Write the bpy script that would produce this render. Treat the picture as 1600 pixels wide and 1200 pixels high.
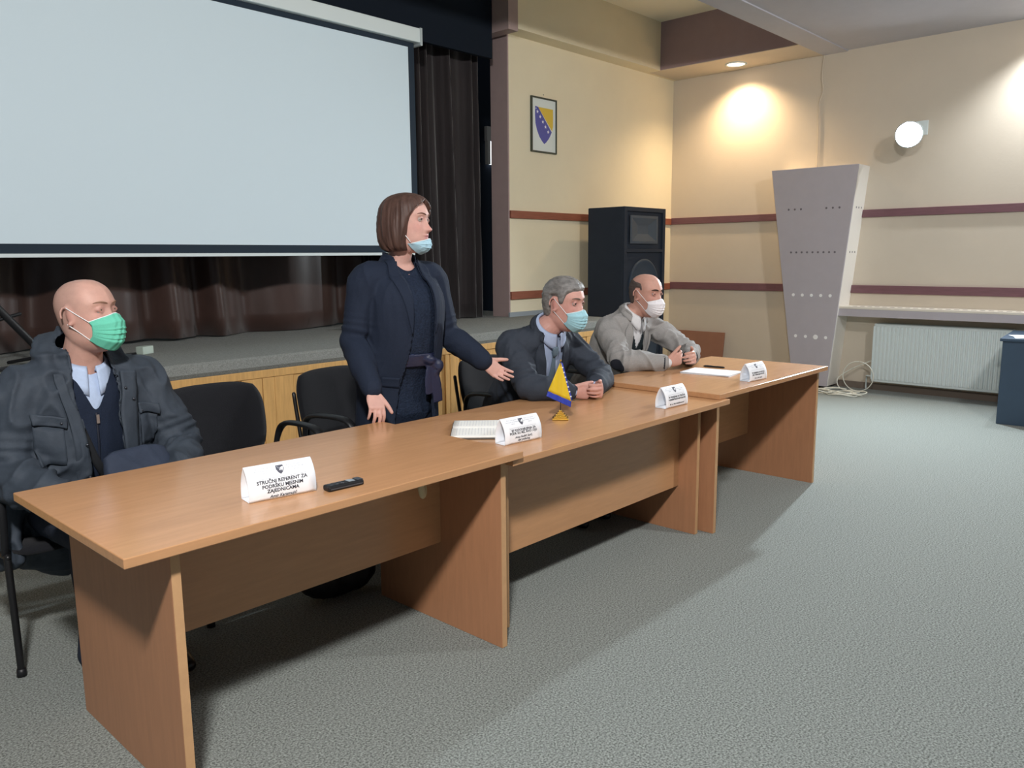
import bpy, bmesh, math, random
import numpy as np
from mathutils import Vector, Matrix, noise
from mathutils.bvhtree import BVHTree
for o in list(bpy.data.objects): bpy.data.objects.remove(o)
S = bpy.context.scene
COL = S.collection
rnd = random.Random(7)
V = lambda *a: np.array(a, float)
rad = math.radians

# ------------------------------------------------------------ camera, world, lights, exposure
CAM_H = 1.44
YAW, PIT, ROL, FPX = rad(42.869), rad(9.034), rad(-0.480), 1255.66
cam = bpy.data.objects.new('camera', bpy.data.cameras.new('camera')); COL.objects.link(cam)
_F = Vector((math.cos(YAW)*math.cos(PIT), math.sin(YAW)*math.cos(PIT), -math.sin(PIT)))
_r = Vector((math.sin(YAW), -math.cos(YAW), 0)); _u = _r.cross(_F)
_r2 = math.cos(ROL)*_r + math.sin(ROL)*_u; _u2 = -math.sin(ROL)*_r + math.cos(ROL)*_u
cam.matrix_world = Matrix(((_r2.x, _u2.x, -_F.x, 0), (_r2.y, _u2.y, -_F.y, 0), (_r2.z, _u2.z, -_F.z, CAM_H), (0, 0, 0, 1)))
cam.data.sensor_width = 36; cam.data.lens = FPX/1600*36; cam.data.clip_start = 0.05
S.camera = cam
S.view_settings.view_transform = 'Standard'; S.view_settings.look = 'None'
S.view_settings.gamma = 1; S.view_settings.use_curve_mapping = False
S.view_settings.exposure = 0.05
w = bpy.data.worlds.new('world'); S.world = w; w.use_nodes = True
w.node_tree.nodes['Background'].inputs[0].default_value = (0.80, 0.90, 1.0, 1)
w.node_tree.nodes['Background'].inputs[1].default_value = 0.165

def light(name, kind, loc, power, color, target=None, size=0.3, spot=None, blend=0.5):
    l = bpy.data.lights.new(name, kind); l.energy = power; l.color = color
    if kind == 'AREA': l.shape = 'DISK'; l.size = size
    else: l.shadow_soft_size = size
    if spot: l.spot_size = rad(spot); l.spot_blend = blend
    o = bpy.data.objects.new(name, l); COL.objects.link(o); o.location = loc
    if target is not None:
        o.rotation_euler = (Vector(target)-Vector(loc)).to_track_quat('-Z', 'Y').to_euler()
    return o
light('ceiling_light', 'AREA', (-0.40, -0.12, 3.45), 200, (1.0, 0.97, 0.94), (1.8, 3.0, 0.6), 0.30)
light('ceiling_light', 'AREA', (4.6, -0.3, 3.45), 75, (1.0, 0.97, 0.94), (5.6, 3.4, 0.6), 0.30)
light('floodlight_beam', 'AREA', (8.40, 2.58, 2.545), 122, (0.84, 0.94, 1.0), (4.2, 1.4, 0.3), 0.14).data.spread = rad(128)
light('downlight_beam', 'SPOT', (8.56, 4.52, 3.50), 150, (1.0, 0.72, 0.44), (8.56, 4.52, 0), 0.05, 135, 0.9)
light('downlight_beam', 'SPOT', (8.56, 1.45, 3.50), 170, (0.90, 0.95, 1.0), (8.56, 1.45, 0), 0.05, 122, 0.7)

# ------------------------------------------------------------ helpers
def srgb(r, g, b):
    f = lambda c: (c/255/12.92 if c/255 <= 0.04045 else ((c/255+0.055)/1.055)**2.4)
    return (f(r), f(g), f(b), 1)
MATS = {}
def mat(name, col, rough=0.6, spec=0.4, metal=0.0, bump=0.0, bscale=60, var=0.0, vscale=8, stretch=(1, 1, 1), sheen=0, emit=0, attr=None, detail=4, col2=None, coat=0):
    if name in MATS: return MATS[name]
    m = bpy.data.materials.new(name); m.use_nodes = True; nt = m.node_tree; p = nt.nodes['Principled BSDF']
    p.inputs['Base Color'].default_value = col; p.inputs['Roughness'].default_value = rough
    p.inputs['Specular IOR Level'].default_value = spec; p.inputs['Metallic'].default_value = metal
    if sheen: p.inputs['Sheen Weight'].default_value = sheen
    if coat: p.inputs['Coat Weight'].default_value = coat; p.inputs['Coat Roughness'].default_value = 0.15
    if emit: p.inputs['Emission Color'].default_value = col; p.inputs['Emission Strength'].default_value = emit
    tc = nt.nodes.new('ShaderNodeTexCoord'); mp = nt.nodes.new('ShaderNodeMapping'); mp.inputs['Scale'].default_value = stretch
    nt.links.new(tc.outputs['Object'], mp.inputs[0])
    src = None
    if attr:
        a = nt.nodes.new('ShaderNodeAttribute'); a.attribute_name = attr; src = a.outputs['Color']
    if var or col2:
        n = nt.nodes.new('ShaderNodeTexNoise'); n.inputs['Scale'].default_value = vscale; n.inputs['Detail'].default_value = detail
        n.inputs['Roughness'].default_value = 0.65
        nt.links.new(mp.outputs[0], n.inputs['Vector'])
        mx = nt.nodes.new('ShaderNodeMix'); mx.data_type = 'RGBA'
        rp = nt.nodes.new('ShaderNodeMapRange'); rp.inputs[1].default_value = 0.32; rp.inputs[2].default_value = 0.68
        nt.links.new(n.outputs['Fac'], rp.inputs[0]); nt.links.new(rp.outputs[0], mx.inputs[0])
        c2 = col2 if col2 else tuple(max(0, c*(1-var)) for c in col[:3])+(1,)
        mx.inputs[6].default_value = c2; mx.inputs[7].default_value = col if col2 else tuple(min(1, c*(1+var)) for c in col[:3])+(1,)
        if src is not None:
            m2 = nt.nodes.new('ShaderNodeMix'); m2.data_type = 'RGBA'; m2.blend_type = 'MULTIPLY'; m2.inputs[0].default_value = 1
            mx.inputs[6].default_value = tuple(c*(1-var) for c in col[:3])+(1,); mx.inputs[7].default_value = tuple(c*(1+var) for c in col[:3])+(1,)
            nt.links.new(src, m2.inputs[6]); nt.links.new(mx.outputs[2], m2.inputs[7]); src = m2.outputs[2]
        else: src = mx.outputs[2]
    if src is not None: nt.links.new(src, p.inputs['Base Color'])
    if bump:
        n = nt.nodes.new('ShaderNodeTexNoise'); n.inputs['Scale'].default_value = bscale; n.inputs['Detail'].default_value = 3
        nt.links.new(mp.outputs[0], n.inputs['Vector'])
        b = nt.nodes.new('ShaderNodeBump'); b.inputs['Strength'].default_value = bump; b.inputs['Distance'].default_value = 0.01
        nt.links.new(n.outputs['Fac'], b.inputs['Height']); nt.links.new(b.outputs[0], p.inputs['Normal'])
    MATS[name] = m
    return m

def link(name, me, m=None, parent=None, smooth=False):
    o = bpy.data.objects.new(name, me); COL.objects.link(o)
    if m is not None:
        for mm in (m if isinstance(m, (list, tuple)) else [m]): me.materials.append(mm)
    if parent is not None: o.parent = parent; o.matrix_parent_inverse = Matrix.Identity(4)
    if smooth:
        me.polygons.foreach_set('use_smooth', [True]*len(me.polygons))
    return o
def from_bm(name, bm, m, parent=None, smooth=False, bevel=0):
    me = bpy.data.meshes.new(name); bm.normal_update(); bm.to_mesh(me); bm.free()
    o = link(name, me, m, parent, smooth)
    if bevel:
        b = o.modifiers.new('bevel', 'BEVEL'); b.width = bevel; b.segments = 2; b.limit_method = 'ANGLE'
    return o
def localize(o, parent):
    """shift mesh data given in world coordinates into the frame of an already placed parent"""
    mw = parent.matrix_world_now if hasattr(parent, 'matrix_world_now') else None
def tag(o, label=None, cat=None, group=None, kind=None):
    if label: o['label'] = label
    if cat: o['category'] = cat
    if group: o['group'] = group
    if kind: o['kind'] = kind
    return o
def thing(name, label, cat, loc=(0, 0, 0), rz=0, group=None):
    o = bpy.data.objects.new(name, None); COL.objects.link(o); o.location = loc; o.rotation_euler = (0, 0, rz); o.empty_display_size = 0.1
    return tag(o, label, cat, group)
def W2L(root, pts):
    """world points -> local frame of a root empty"""
    M = Matrix.Translation(root.location) @ root.rotation_euler.to_matrix().to_4x4()
    Mi = np.array(M.inverted()); P = np.asarray(pts, float)
    return P @ Mi[:3, :3].T + Mi[:3, 3]
def box(bm, x0, x1, y0, y1, z0, z1):
    vs = [bm.verts.new(p) for p in ((x0, y0, z0), (x1, y0, z0), (x1, y1, z0), (x0, y1, z0), (x0, y0, z1), (x1, y0, z1), (x1, y1, z1), (x0, y1, z1))]
    for f in ((3, 2, 1, 0), (4, 5, 6, 7), (0, 1, 5, 4), (1, 2, 6, 5), (2, 3, 7, 6), (3, 0, 4, 7)): bm.faces.new([vs[i] for i in f])
    return vs
def obox(name, m, dims, parent=None, bevel=0):
    bm = bmesh.new(); box(bm, *dims); return from_bm(name, bm, m, parent, False, bevel)
def prism(bm, poly, a, b, axis='y'):
    """extrude a 2D polygon between a and b along axis; poly = (u,v) pairs for the other two axes"""
    def P(u, v, t): return {'y': (u, t, v), 'x': (t, u, v), 'z': (u, v, t)}[axis]
    A = [bm.verts.new(P(u, v, a)) for u, v in poly]; B = [bm.verts.new(P(u, v, b)) for u, v in poly]
    n = len(poly); bm.faces.new(A); bm.faces.new(B[::-1])
    for i in range(n): bm.faces.new([A[i], B[i], B[(i+1) % n], A[(i+1) % n]])
    bmesh.ops.recalc_face_normals(bm, faces=bm.faces)
def cat(pts, n):
    """Catmull-Rom resample of rows"""
    P = np.asarray(pts, float); m = len(P)
    if m == 2: return np.array([P[0]+(P[1]-P[0])*t for t in np.linspace(0, 1, n)])
    E = np.vstack([2*P[0]-P[1], P, 2*P[-1]-P[-2]]); out = []
    for t in np.linspace(0, m-1, n):
        i = min(int(t), m-2); f = t-i; a, b, c, d = E[i], E[i+1], E[i+2], E[i+3]
        out.append(0.5*((2*b)+(-a+c)*f+(2*a-5*b+4*c-d)*f*f+(-a+3*b-3*c+d)*f**3))
    return np.array(out)
def nrm(v): v = np.asarray(v, float); return v/max(1e-9, np.linalg.norm(v))
def tube(bm, pts, rads, ref=None, n=None, seg=16, smooth=True, cap=True, sq=1.0):
    """loft elliptical rings; rads rows (a,b) or scalars; ref = direction of radius a"""
    R = np.array([(r, r) if np.isscalar(r) else r for r in rads], float)
    D = np.hstack([np.asarray(pts, float), R])
    if n is None: n = max(2, (len(pts)-1)*5+1)
    if smooth: D = cat(D, n)
    P, R = D[:, :3], np.maximum(D[:, 3:], 1e-4); T = np.gradient(P, axis=0)
    ref = nrm(ref if ref is not None else (0.3, 0.5, 0.8)); rings = []
    A = None
    rows = []
    for i in range(len(P)):
        t = nrm(T[i])
        base = ref if (A is None or ref is None) else A
        a = base-t*np.dot(base, t)
        if np.linalg.norm(a) < 0.15: a = np.cross(t, V(0.3, 0.9, 0.2))
        a = nrm(a); A = a if seg < 0 else a; b = np.cross(t, a); rows.append((P[i], a, b, R[i], t))
    def ring(p, a, b, r, k=1.0):
        out = []
        for j in range(seg):
            c, s = math.cos(2*math.pi*j/seg), math.sin(2*math.pi*j/seg)
            if sq != 1.0: c, s = math.copysign(abs(c)**sq, c), math.copysign(abs(s)**sq, s)
            out.append(bm.verts.new(p+a*r[0]*c*k+b*r[1]*s*k))
        return out
    if cap:
        p, a, b, r, t = rows[0]
        for k, h in ((0.35, 0.94), (0.75, 0.66)): rings.append(ring(p-t*min(r)*h, a, b, r, k))
    for p, a, b, r, t in rows: rings.append(ring(p, a, b, r))
    if cap:
        p, a, b, r, t = rows[-1]
        for k, h in ((0.75, 0.66), (0.35, 0.94)): rings.append(ring(p+t*min(r)*h, a, b, r, k))
    for q in range(len(rings)-1):
        for j in range(seg): bm.faces.new([rings[q][j], rings[q][(j+1) % seg], rings[q+1][(j+1) % seg], rings[q+1][j]])
    bm.faces.new(rings[0][::-1]); bm.faces.new(rings[-1])
def ball(bm, c, r, seg=16, rows=10, M=None):
    """ellipsoid"""
    r = V(*(r if not np.isscalar(r) else (r, r, r))); c = np.asarray(c, float); M = np.eye(3) if M is None else M
    R = []
    for i in range(1, rows):
        th = math.pi*i/rows
        R.append([bm.verts.new(c+M @ (r*V(math.sin(th)*math.cos(2*math.pi*j/seg), math.sin(th)*math.sin(2*math.pi*j/seg), math.cos(th)))) for j in range(seg)])
    top = bm.verts.new(c+M @ (r*V(0, 0, 1))); bot = bm.verts.new(c-M @ (r*V(0, 0, 1)))
    for j in range(seg):
        k = (j+1) % seg; bm.faces.new([top, R[0][j], R[0][k]]); bm.faces.new([bot, R[-1][k], R[-1][j]])
        for i in range(len(R)-1): bm.faces.new([R[i][j], R[i+1][j], R[i+1][k], R[i][k]])
def sheet(P, thick=0.0):
    """grid array (nu,nv,3) -> bmesh, closed slab when thick"""
    P = np.asarray(P); nu, nv = P.shape[:2]; bm = bmesh.new()
    if thick:
        du = np.gradient(P, axis=0); dv = np.gradient(P, axis=1); N = np.cross(du, dv); N /= np.maximum(1e-9, np.linalg.norm(N, axis=2, keepdims=True))
        layers = [P+N*thick/2, P-N*thick/2]
    else: layers = [P]
    Vv = [[[bm.verts.new(L[i, j]) for j in range(nv)] for i in range(nu)] for L in layers]
    for k, L in enumerate(Vv):
        for i in range(nu-1):
            for j in range(nv-1):
                f = [L[i][j], L[i+1][j], L[i+1][j+1], L[i][j+1]]; bm.faces.new(f if k == 0 else f[::-1])
    if thick:
        A, B = Vv
        rim = [(i, 0) for i in range(nu)]+[(nu-1, j) for j in range(1, nv)]+[(i, nv-1) for i in range(nu-2, -1, -1)]+[(0, j) for j in range(nv-2, 0, -1)]
        for q in range(len(rim)):
            a, b = rim[q], rim[(q+1) % len(rim)]
            bm.faces.new([A[b[0]][b[1]], A[a[0]][a[1]], B[a[0]][a[1]], B[b[0]][b[1]]])
    return bm
def evaluated(o):
    dg = bpy.context.evaluated_depsgraph_get(); e = o.evaluated_get(dg); me = bpy.data.meshes.new_from_object(e, depsgraph=dg)
    return me
def remesh(bm, vox, smooth=2, factor=0.5):
    me = bpy.data.meshes.new('tmp'); bmesh.ops.recalc_face_normals(bm, faces=bm.faces); bm.to_mesh(me); bm.free()
    o = bpy.data.objects.new('tmp', me); COL.objects.link(o)
    r = o.modifiers.new('r', 'REMESH'); r.mode = 'VOXEL'; r.voxel_size = vox
    if smooth: s = o.modifiers.new('s', 'SMOOTH'); s.iterations = smooth; s.factor = factor
    out = evaluated(o); bpy.data.objects.remove(o); bpy.data.meshes.remove(me)
    return out
def mv(me):
    a = np.empty(len(me.vertices)*3); me.vertices.foreach_get('co', a); return a.reshape(-1, 3)
def mn(me):
    a = np.empty(len(me.vertices)*3); me.vertices.foreach_get('normal', a); return a.reshape(-1, 3)
def setv(me, P): me.vertices.foreach_set('co', np.asarray(P, np.float32).ravel()); me.update()
def bvh_of(me): return BVHTree.FromPolygons([tuple(v) for v in mv(me)], [tuple(p.vertices) for p in me.polygons])
def cut(me, keep):
    """drop faces having every vertex outside keep (bool per vertex)"""
    fs = [tuple(p.vertices) for p in me.polygons]; vs = mv(me)
    fs = [f for f in fs if all(keep[i] for i in f)]
    used = sorted({i for f in fs for i in f}); ix = {a: b for b, a in enumerate(used)}
    n = bpy.data.meshes.new('cut'); n.from_pydata([tuple(vs[i]) for i in used], [], [tuple(ix[i] for i in f) for f in fs]); n.update()
    return n

# ------------------------------------------------------------ materials
M_wood = mat('beech_laminate', srgb(190, 143, 102), 0.23, 0.5, bump=0.01, bscale=150, var=0.07, vscale=5, stretch=(1, 9, 9), detail=8)
M_woodv = mat('beech_laminate_upright', srgb(176, 126, 92), 0.42, 0.4, var=0.07, vscale=5, stretch=(9, 9, 1), detail=8)
M_edge = mat('beech_edge_band', srgb(196, 154, 112), 0.4, 0.4, var=0.05, vscale=20)
M_plank = mat('stage_plank_pine', srgb(204, 160, 100), 0.5, 0.35, var=0.13, vscale=7, stretch=(8, 8, 0.7), detail=8)
M_cream = mat('cream_wall_paint', srgb(232, 222, 194), 0.7, 0.25, bump=0.06, bscale=40, var=0.02, vscale=2)
M_wallr = mat('cream_paint_cool_lit', srgb(208, 197, 180), 0.7, 0.25, bump=0.06, bscale=40, var=0.02, vscale=2)  # cream paint greyed in its colour for the cool light on the right wall
M_brownp = mat('brown_paint', srgb(168, 148, 146), 0.65, 0.3, var=0.03)
M_mauve = mat('mauve_paint', srgb(160, 140, 146), 0.65, 0.3, var=0.03)
M_ceil = mat('ceiling_paint', srgb(192, 192, 200), 0.8, 0.2, var=0.02)
M_rail = mat('red_brown_rail_wood', srgb(146, 88, 68), 0.5, 0.35, var=0.15, vscale=6, stretch=(1, 1, 10))
M_railr = mat('plum_rail_wood', srgb(118, 84, 90), 0.5, 0.35, var=0.12, vscale=6, stretch=(1, 1, 10))
M_carpet = mat('grey_green_carpet', srgb(126, 132, 128), 0.95, 0.1, bump=0.35, bscale=420, var=0.75, vscale=150, detail=3, sheen=0.15)
M_scarpet = mat('stage_carpet', srgb(140, 142, 138), 0.95, 0.1, bump=0.7, bscale=260, var=0.3, vscale=140, detail=5)
M_black = mat('black_plastic', srgb(26, 27, 30), 0.45, 0.4)
M_metal = mat('black_metal', srgb(22, 22, 24), 0.4, 0.5)
M_fabric = mat('black_upholstery', srgb(27, 28, 32), 0.9, 0.15, bump=0.3, bscale=500, var=0.1, vscale=300, sheen=0.1)
M_white = mat('white_paper', srgb(240, 243, 248), 0.6, 0.3)
M_ink = mat('dark_ink', srgb(40, 42, 52), 0.7, 0.2)
M_inkl = mat('light_grey_ink', srgb(150, 155, 168), 0.7, 0.2)
M_screen = mat('projection_screen', srgb(214, 230, 238), 0.8, 0.2)
M_navyb = mat('screen_black_border', srgb(38, 50, 62), 0.7, 0.2)
M_whitep = mat('white_painted_metal', srgb(218, 228, 228), 0.45, 0.4)
M_skin = {}

# ------------------------------------------------------------ room shell
def struct(o): o['kind'] = 'structure'; return o
WX, WY, CZ = 8.85, 5.489, 3.53      # right wall, wall beside the stage, ceiling
struct(obox('floor', M_carpet, (-5, WX+0.2, -5, WY+0.2, -0.2, 0)))
struct(obox('wall_right', M_wallr, (WX, WX+0.2, -5, WY+0.2, 0, 4.4)))
struct(obox('wall_left', M_cream, (5.898, WX, WY, 5.71, 0, 4.4)))
# brown painted end of that wall (stage opening)
struct(obox('trim_1', M_brownp, (5.88, 5.898, WY-0.002, 5.712, 0.84, CZ)))
# bulkhead over the wall with brown end, recess and side soffit
struct(obox('trim_2', M_cream, (5.83, WX, 5.30, WY, CZ-0.005, 4.4)))
struct(obox('trim_3', M_brownp, (5.70, 5.83, 5.298, 5.80, CZ-0.03, 4.5)))
struct(obox('trim_4', M_mauve, (8.25, WX, 3.66, 5.30, CZ, 4.3)))
# warm underside board of the side soffit
struct(obox('trim_5', M_wallr, (8.252, WX, 3.66, 5.45, CZ-0.006, CZ)))
bm = bmesh.new(); box(bm, -5, WX, -5, 3.66, CZ, 4.3); struct(from_bm('ceiling', bm, M_ceil))
M_cream2 = mat('cream_ceiling_paint', srgb(246, 240, 218), 0.8, 0.2)
struct(obox('ceiling', M_cream2, (-5, WX, 3.66, 5.5, 4.05, 4.25)))
# shallow downstand along the recess edge
struct(obox('trim_6', M_ceil, (2.0, WX, 3.40, 3.658, CZ-0.012, CZ)))
# wall corner bead and baseboard
struct(obox('baseboard_right', mat('brown_baseboard', srgb(120, 108, 98), 0.6), (WX-0.015, WX, -5, WY, 0, 0.07)))

def rail(x0, x1, y0, y1, z0, z1, m, label):
    o = obox('trim_7', m, (x0, x1, y0, y1, z0, z1), bevel=0.003); struct(o); o['label'] = label; return o
rail(5.898, 8.85, WY-0.022, WY, 1.81, 1.884, M_rail, 'upper wooden rail on the cream wall below the framed emblem')
rail(5.898, 8.85, WY-0.022, WY, 1.012, 1.09, M_rail, 'lower wooden rail on the cream wall')
rail(WX-0.022, WX, -5, WY-0.022, 1.812, 1.89, M_railr, 'upper wooden rail along the right wall')
rail(WX-0.022, WX, -5, WY-0.022, 1.020, 1.105, M_railr, 'lower wooden rail along the right wall')

# ------------------------------------------------------------ stage
ST = 0.84; SY = 4.52; SX = 6.42
bm = bmesh.new()
prism(bm, [(SY+0.02, 0.0), (SY+0.02, ST-0.085), (SY-0.02, ST-0.085), (SY-0.035, ST-0.06), (SY-0.03, ST-0.012), (SY-0.005, ST), (8.2, ST), (8.2, 0.0)], -4, SX, 'x')
stage = struct(from_bm('stage', bm, M_scarpet, None)); stage['label'] = 'raised stage with grey carpet and plank front'
o = obox('top_rail', M_plank, (-4, SX+0.02, SY-0.022, SY+0.018, ST-0.135, ST-0.086), stage, 0.003)
plank_meshes = {}
x = -0.6; k = 0
while x < SX:
    wdt = rnd.choice([0.085, 0.105, 0.12, 0.14]); pr = rnd.choice([0.0, 0.006, 0.012])
    if x+wdt > SX: wdt = SX-x
    bm = bmesh.new(); box(bm, 0.0015, wdt-0.0035, SY-0.012-pr, SY+0.018, 0.0, ST-0.137)
    p = from_bm('plank', bm, M_plank, stage, False, 0.002); p.location = (x, 0, 0)
    if rnd.random() < 0.45:
        bm = bmesh.new(); box(bm, wdt*0.42, wdt*0.42+0.03, SY-0.026-pr, SY-0.012-pr, 0.0, ST-0.137)
        b = from_bm('batten', bm, M_plank, stage, False, 0.002); b.location = (x, 0, 0)
    x += wdt; k += 1
obox('end_board', M_plank, (SX, SX+0.02, SY-0.02, 5.48, 0, ST-0.01), stage)
# low grey skirting at the wall foot on the stage
struct(obox('baseboard_stage', mat('grey_skirting', srgb(150, 158, 164), 0.5), (5.87, SX, WY-0.02, WY-0.001, ST, ST+0.045)))
# black wall and ceiling behind the stage opening
M_void = mat('stage_black_cloth', srgb(26, 33, 43), 0.9, 0.1, bump=0.2, bscale=20)
struct(obox('wall_back', M_void, (-4, 9.2, 7.6, 7.8, 0, 5.2)))
# window at the back of the stage, seen past the curtain edge
wd = bpy.data.objects.new('window_1', None); COL.objects.link(wd); struct(wd); wd.location = (7.74, 7.58, 2.90)
obox('window_frame', mat('grey_window_frame', srgb(130, 130, 128), 0.5), (-0.06, 0.9, -0.05, 0, 0.02, 0.20), wd)
obox('window_frame', MATS['grey_window_frame'], (-0.05, 0.0, -0.05, 0, -0.275, 0.02), wd)
obox('pane', mat('daylit_pane', (0.9, 0.95, 1.0, 1), 0.4, emit=2.5), (0.0, 0.9, -0.03, -0.01, -0.275, 0.02), wd)

def curtain(name, label, x0, x1, yfun, z0, z1, m, folds, amp, seed, hem=0.0, n=260, tilt=0.0, group=None):
    r = random.Random(seed); nu = n; nv = 26
    ph = [r.random()*6.28 for _ in range(4)]
    P = np.zeros((nu, nv, 3))
    for i in range(nu):
        u = i/(nu-1); X = x0+(x1-x0)*u
        for j in range(nv):
            v = j/(nv-1); z = z1+(z0-z1)*v
            uu = u*folds+0.35*math.sin(u*9+ph[0]+v*1.2)+0.3*math.sin(u*23+ph[1]-v*0.8)
            sp = 0.6+0.8*v
            d = amp*sp*(math.sin(2*math.pi*uu)+0.35*math.sin(4*math.pi*uu+ph[2]+v))
            zz = z+(hem*(0.5+0.5*math.sin(u*17+ph[3]))*v)
            P[i, j] = (X+tilt*(v-0.5)*math.sin(u*5), yfun(X)+d, zz)
    o = from_bm(name, sheet(P, 0.012), m, None, True)
    return tag(o, label, 'curtain', group)
M_satin = mat('brown_satin', srgb(62, 42, 36), 0.38, 0.6, bump=0.12, bscale=12, var=0.2, vscale=4, stretch=(1, 1, 0.4), sheen=0.2)
M_velvet = mat('dark_brown_velvet', srgb(34, 27, 29), 0.7, 0.3, bump=0.15, bscale=14, var=0.3, vscale=7, stretch=(5, 5, 0.3), sheen=0.5)
curtain('back_curtain', 'brown satin curtain hanging behind the projection screen, hem resting on the stage', -1.5, 4.75, lambda X: 5.95+0.06*math.sin(X*2.1), ST+0.004, 4.6, M_satin, 13, 0.055, 3, 0.02, n=420)
curtain('side_curtain', 'dark brown velvet curtain in deep folds beside the brown wall end', 4.45, 5.70, lambda X: 5.74, ST+0.008, 4.8, M_velvet, 7, 0.055, 11, 0.0, n=240)
tag(from_bm('curtain_border', (lambda b: (box(b, -1.5, 5.69, 5.50, 5.54, 3.27, 4.9), b)[1])(bmesh.new()), M_void), 'black cloth border hanging above the screen at the stage opening', 'curtain')

# ------------------------------------------------------------ projection screen
scr = thing('projection_screen', 'large white projection screen with black border and white roller case', 'screen', (1.1, 5.30, 0))
obox('roller_case', M_whitep, (-0.2, 3.50, -0.05, 0.05, 3.172, 3.283), scr, 0.006)
obox('end_cap', mat('grey_end_cap', srgb(180, 190, 192), 0.4), (3.485, 3.51, -0.055, 0.055, 3.150, 3.288), scr, 0.004)
obox('black_border', M_navyb, (-0.12, 3.455, -0.0035, 0.0035, 1.475, 3.18), scr)
obox('white_fabric', M_screen, (-0.06, 3.39, -0.0065, -0.0036, 1.535, 3.130), scr)
obox('bottom_bar', M_whitep, (-0.12, 3.405, -0.013, 0.013, 1.455, 1.478), scr, 0.004)

# ------------------------------------------------------------ desks
def desk(name, label, x0, x1, yf, yb, h, lx, ly, lxr=None, ml=(0.24, 2.25), group='beech desks in a row', tt=0.026):
    t = thing(name, label, 'desk', (x0, yf, 0), 0, group)
    L = x1-x0; D = yb-yf
    bm = bmesh.new(); box(bm, 0, L, 0, D, h-tt, h); from_bm('desktop', bm, M_wood, t, False, 0.0025)
    z1 = h-tt-0.0005
    a, b = lx[0]-x0, lx[1]-x0; fy = ly-yf; by = fy+0.72
    obox('leg', M_woodv, (a, a+0.025, fy, by, 0, z1), t, 0.0015)
    obox('leg', M_woodv, (b-0.025, b, fy, by, 0, z1), t, 0.0015)
    for q, s in ((a, 1), (b-0.025, 1)):
        obox('edge_band', M_edge, (q+0.0005, q+0.0245, fy-0.002, fy-0.0002, 0.002, z1-0.002), t)
    m0, my = ml
    obox('modesty_panel', M_wood, (a+0.0255, b-0.0255, my-yf, my-yf+0.018, m0, z1), t)
    return t
desk('desk', 'beech desk nearest the camera, with the voice recorder on it', 0.690, 2.082, 1.880, 2.692, 0.75, (0.82, 2.045), 1.935, ml=(0.335, 2.262))
desk('desk', 'middle beech desk with the open notebook and table flag', 2.045, 3.650, 1.896, 2.700, 0.7235, (2.14, 3.605), 2.035, ml=(0.245, 2.14))
desk('desk', 'far beech desk with the paper stack and pen', 3.590, 4.955, 1.922, 2.726, 0.75, (3.655, 4.94), 1.972, ml=(0.26, 2.42))
# beige plastic cable hook under the near desk
bm = bmesh.new(); tube(bm, [(0, 0, 0.035), (0.004, 0, 0.0), (0.018, 0, -0.035), (0.032, 0, -0.03), (0.036, 0, -0.012)], [(0.012, 0.012), (0.016, 0.011), (0.016, 0.01), (0.011, 0.008), (0.006, 0.006)], (1, 0, 0), seg=12)
hk = from_bm('cable_hook', bm, mat('beige_plastic', srgb(190, 168, 130), 0.5), None, True); hk.location = (1.715, 2.02, 0.676); hk.rotation_euler = (0, 0, 0.4)
tag(hk, 'small beige plastic hook under the top of the near desk', 'hook')

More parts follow.
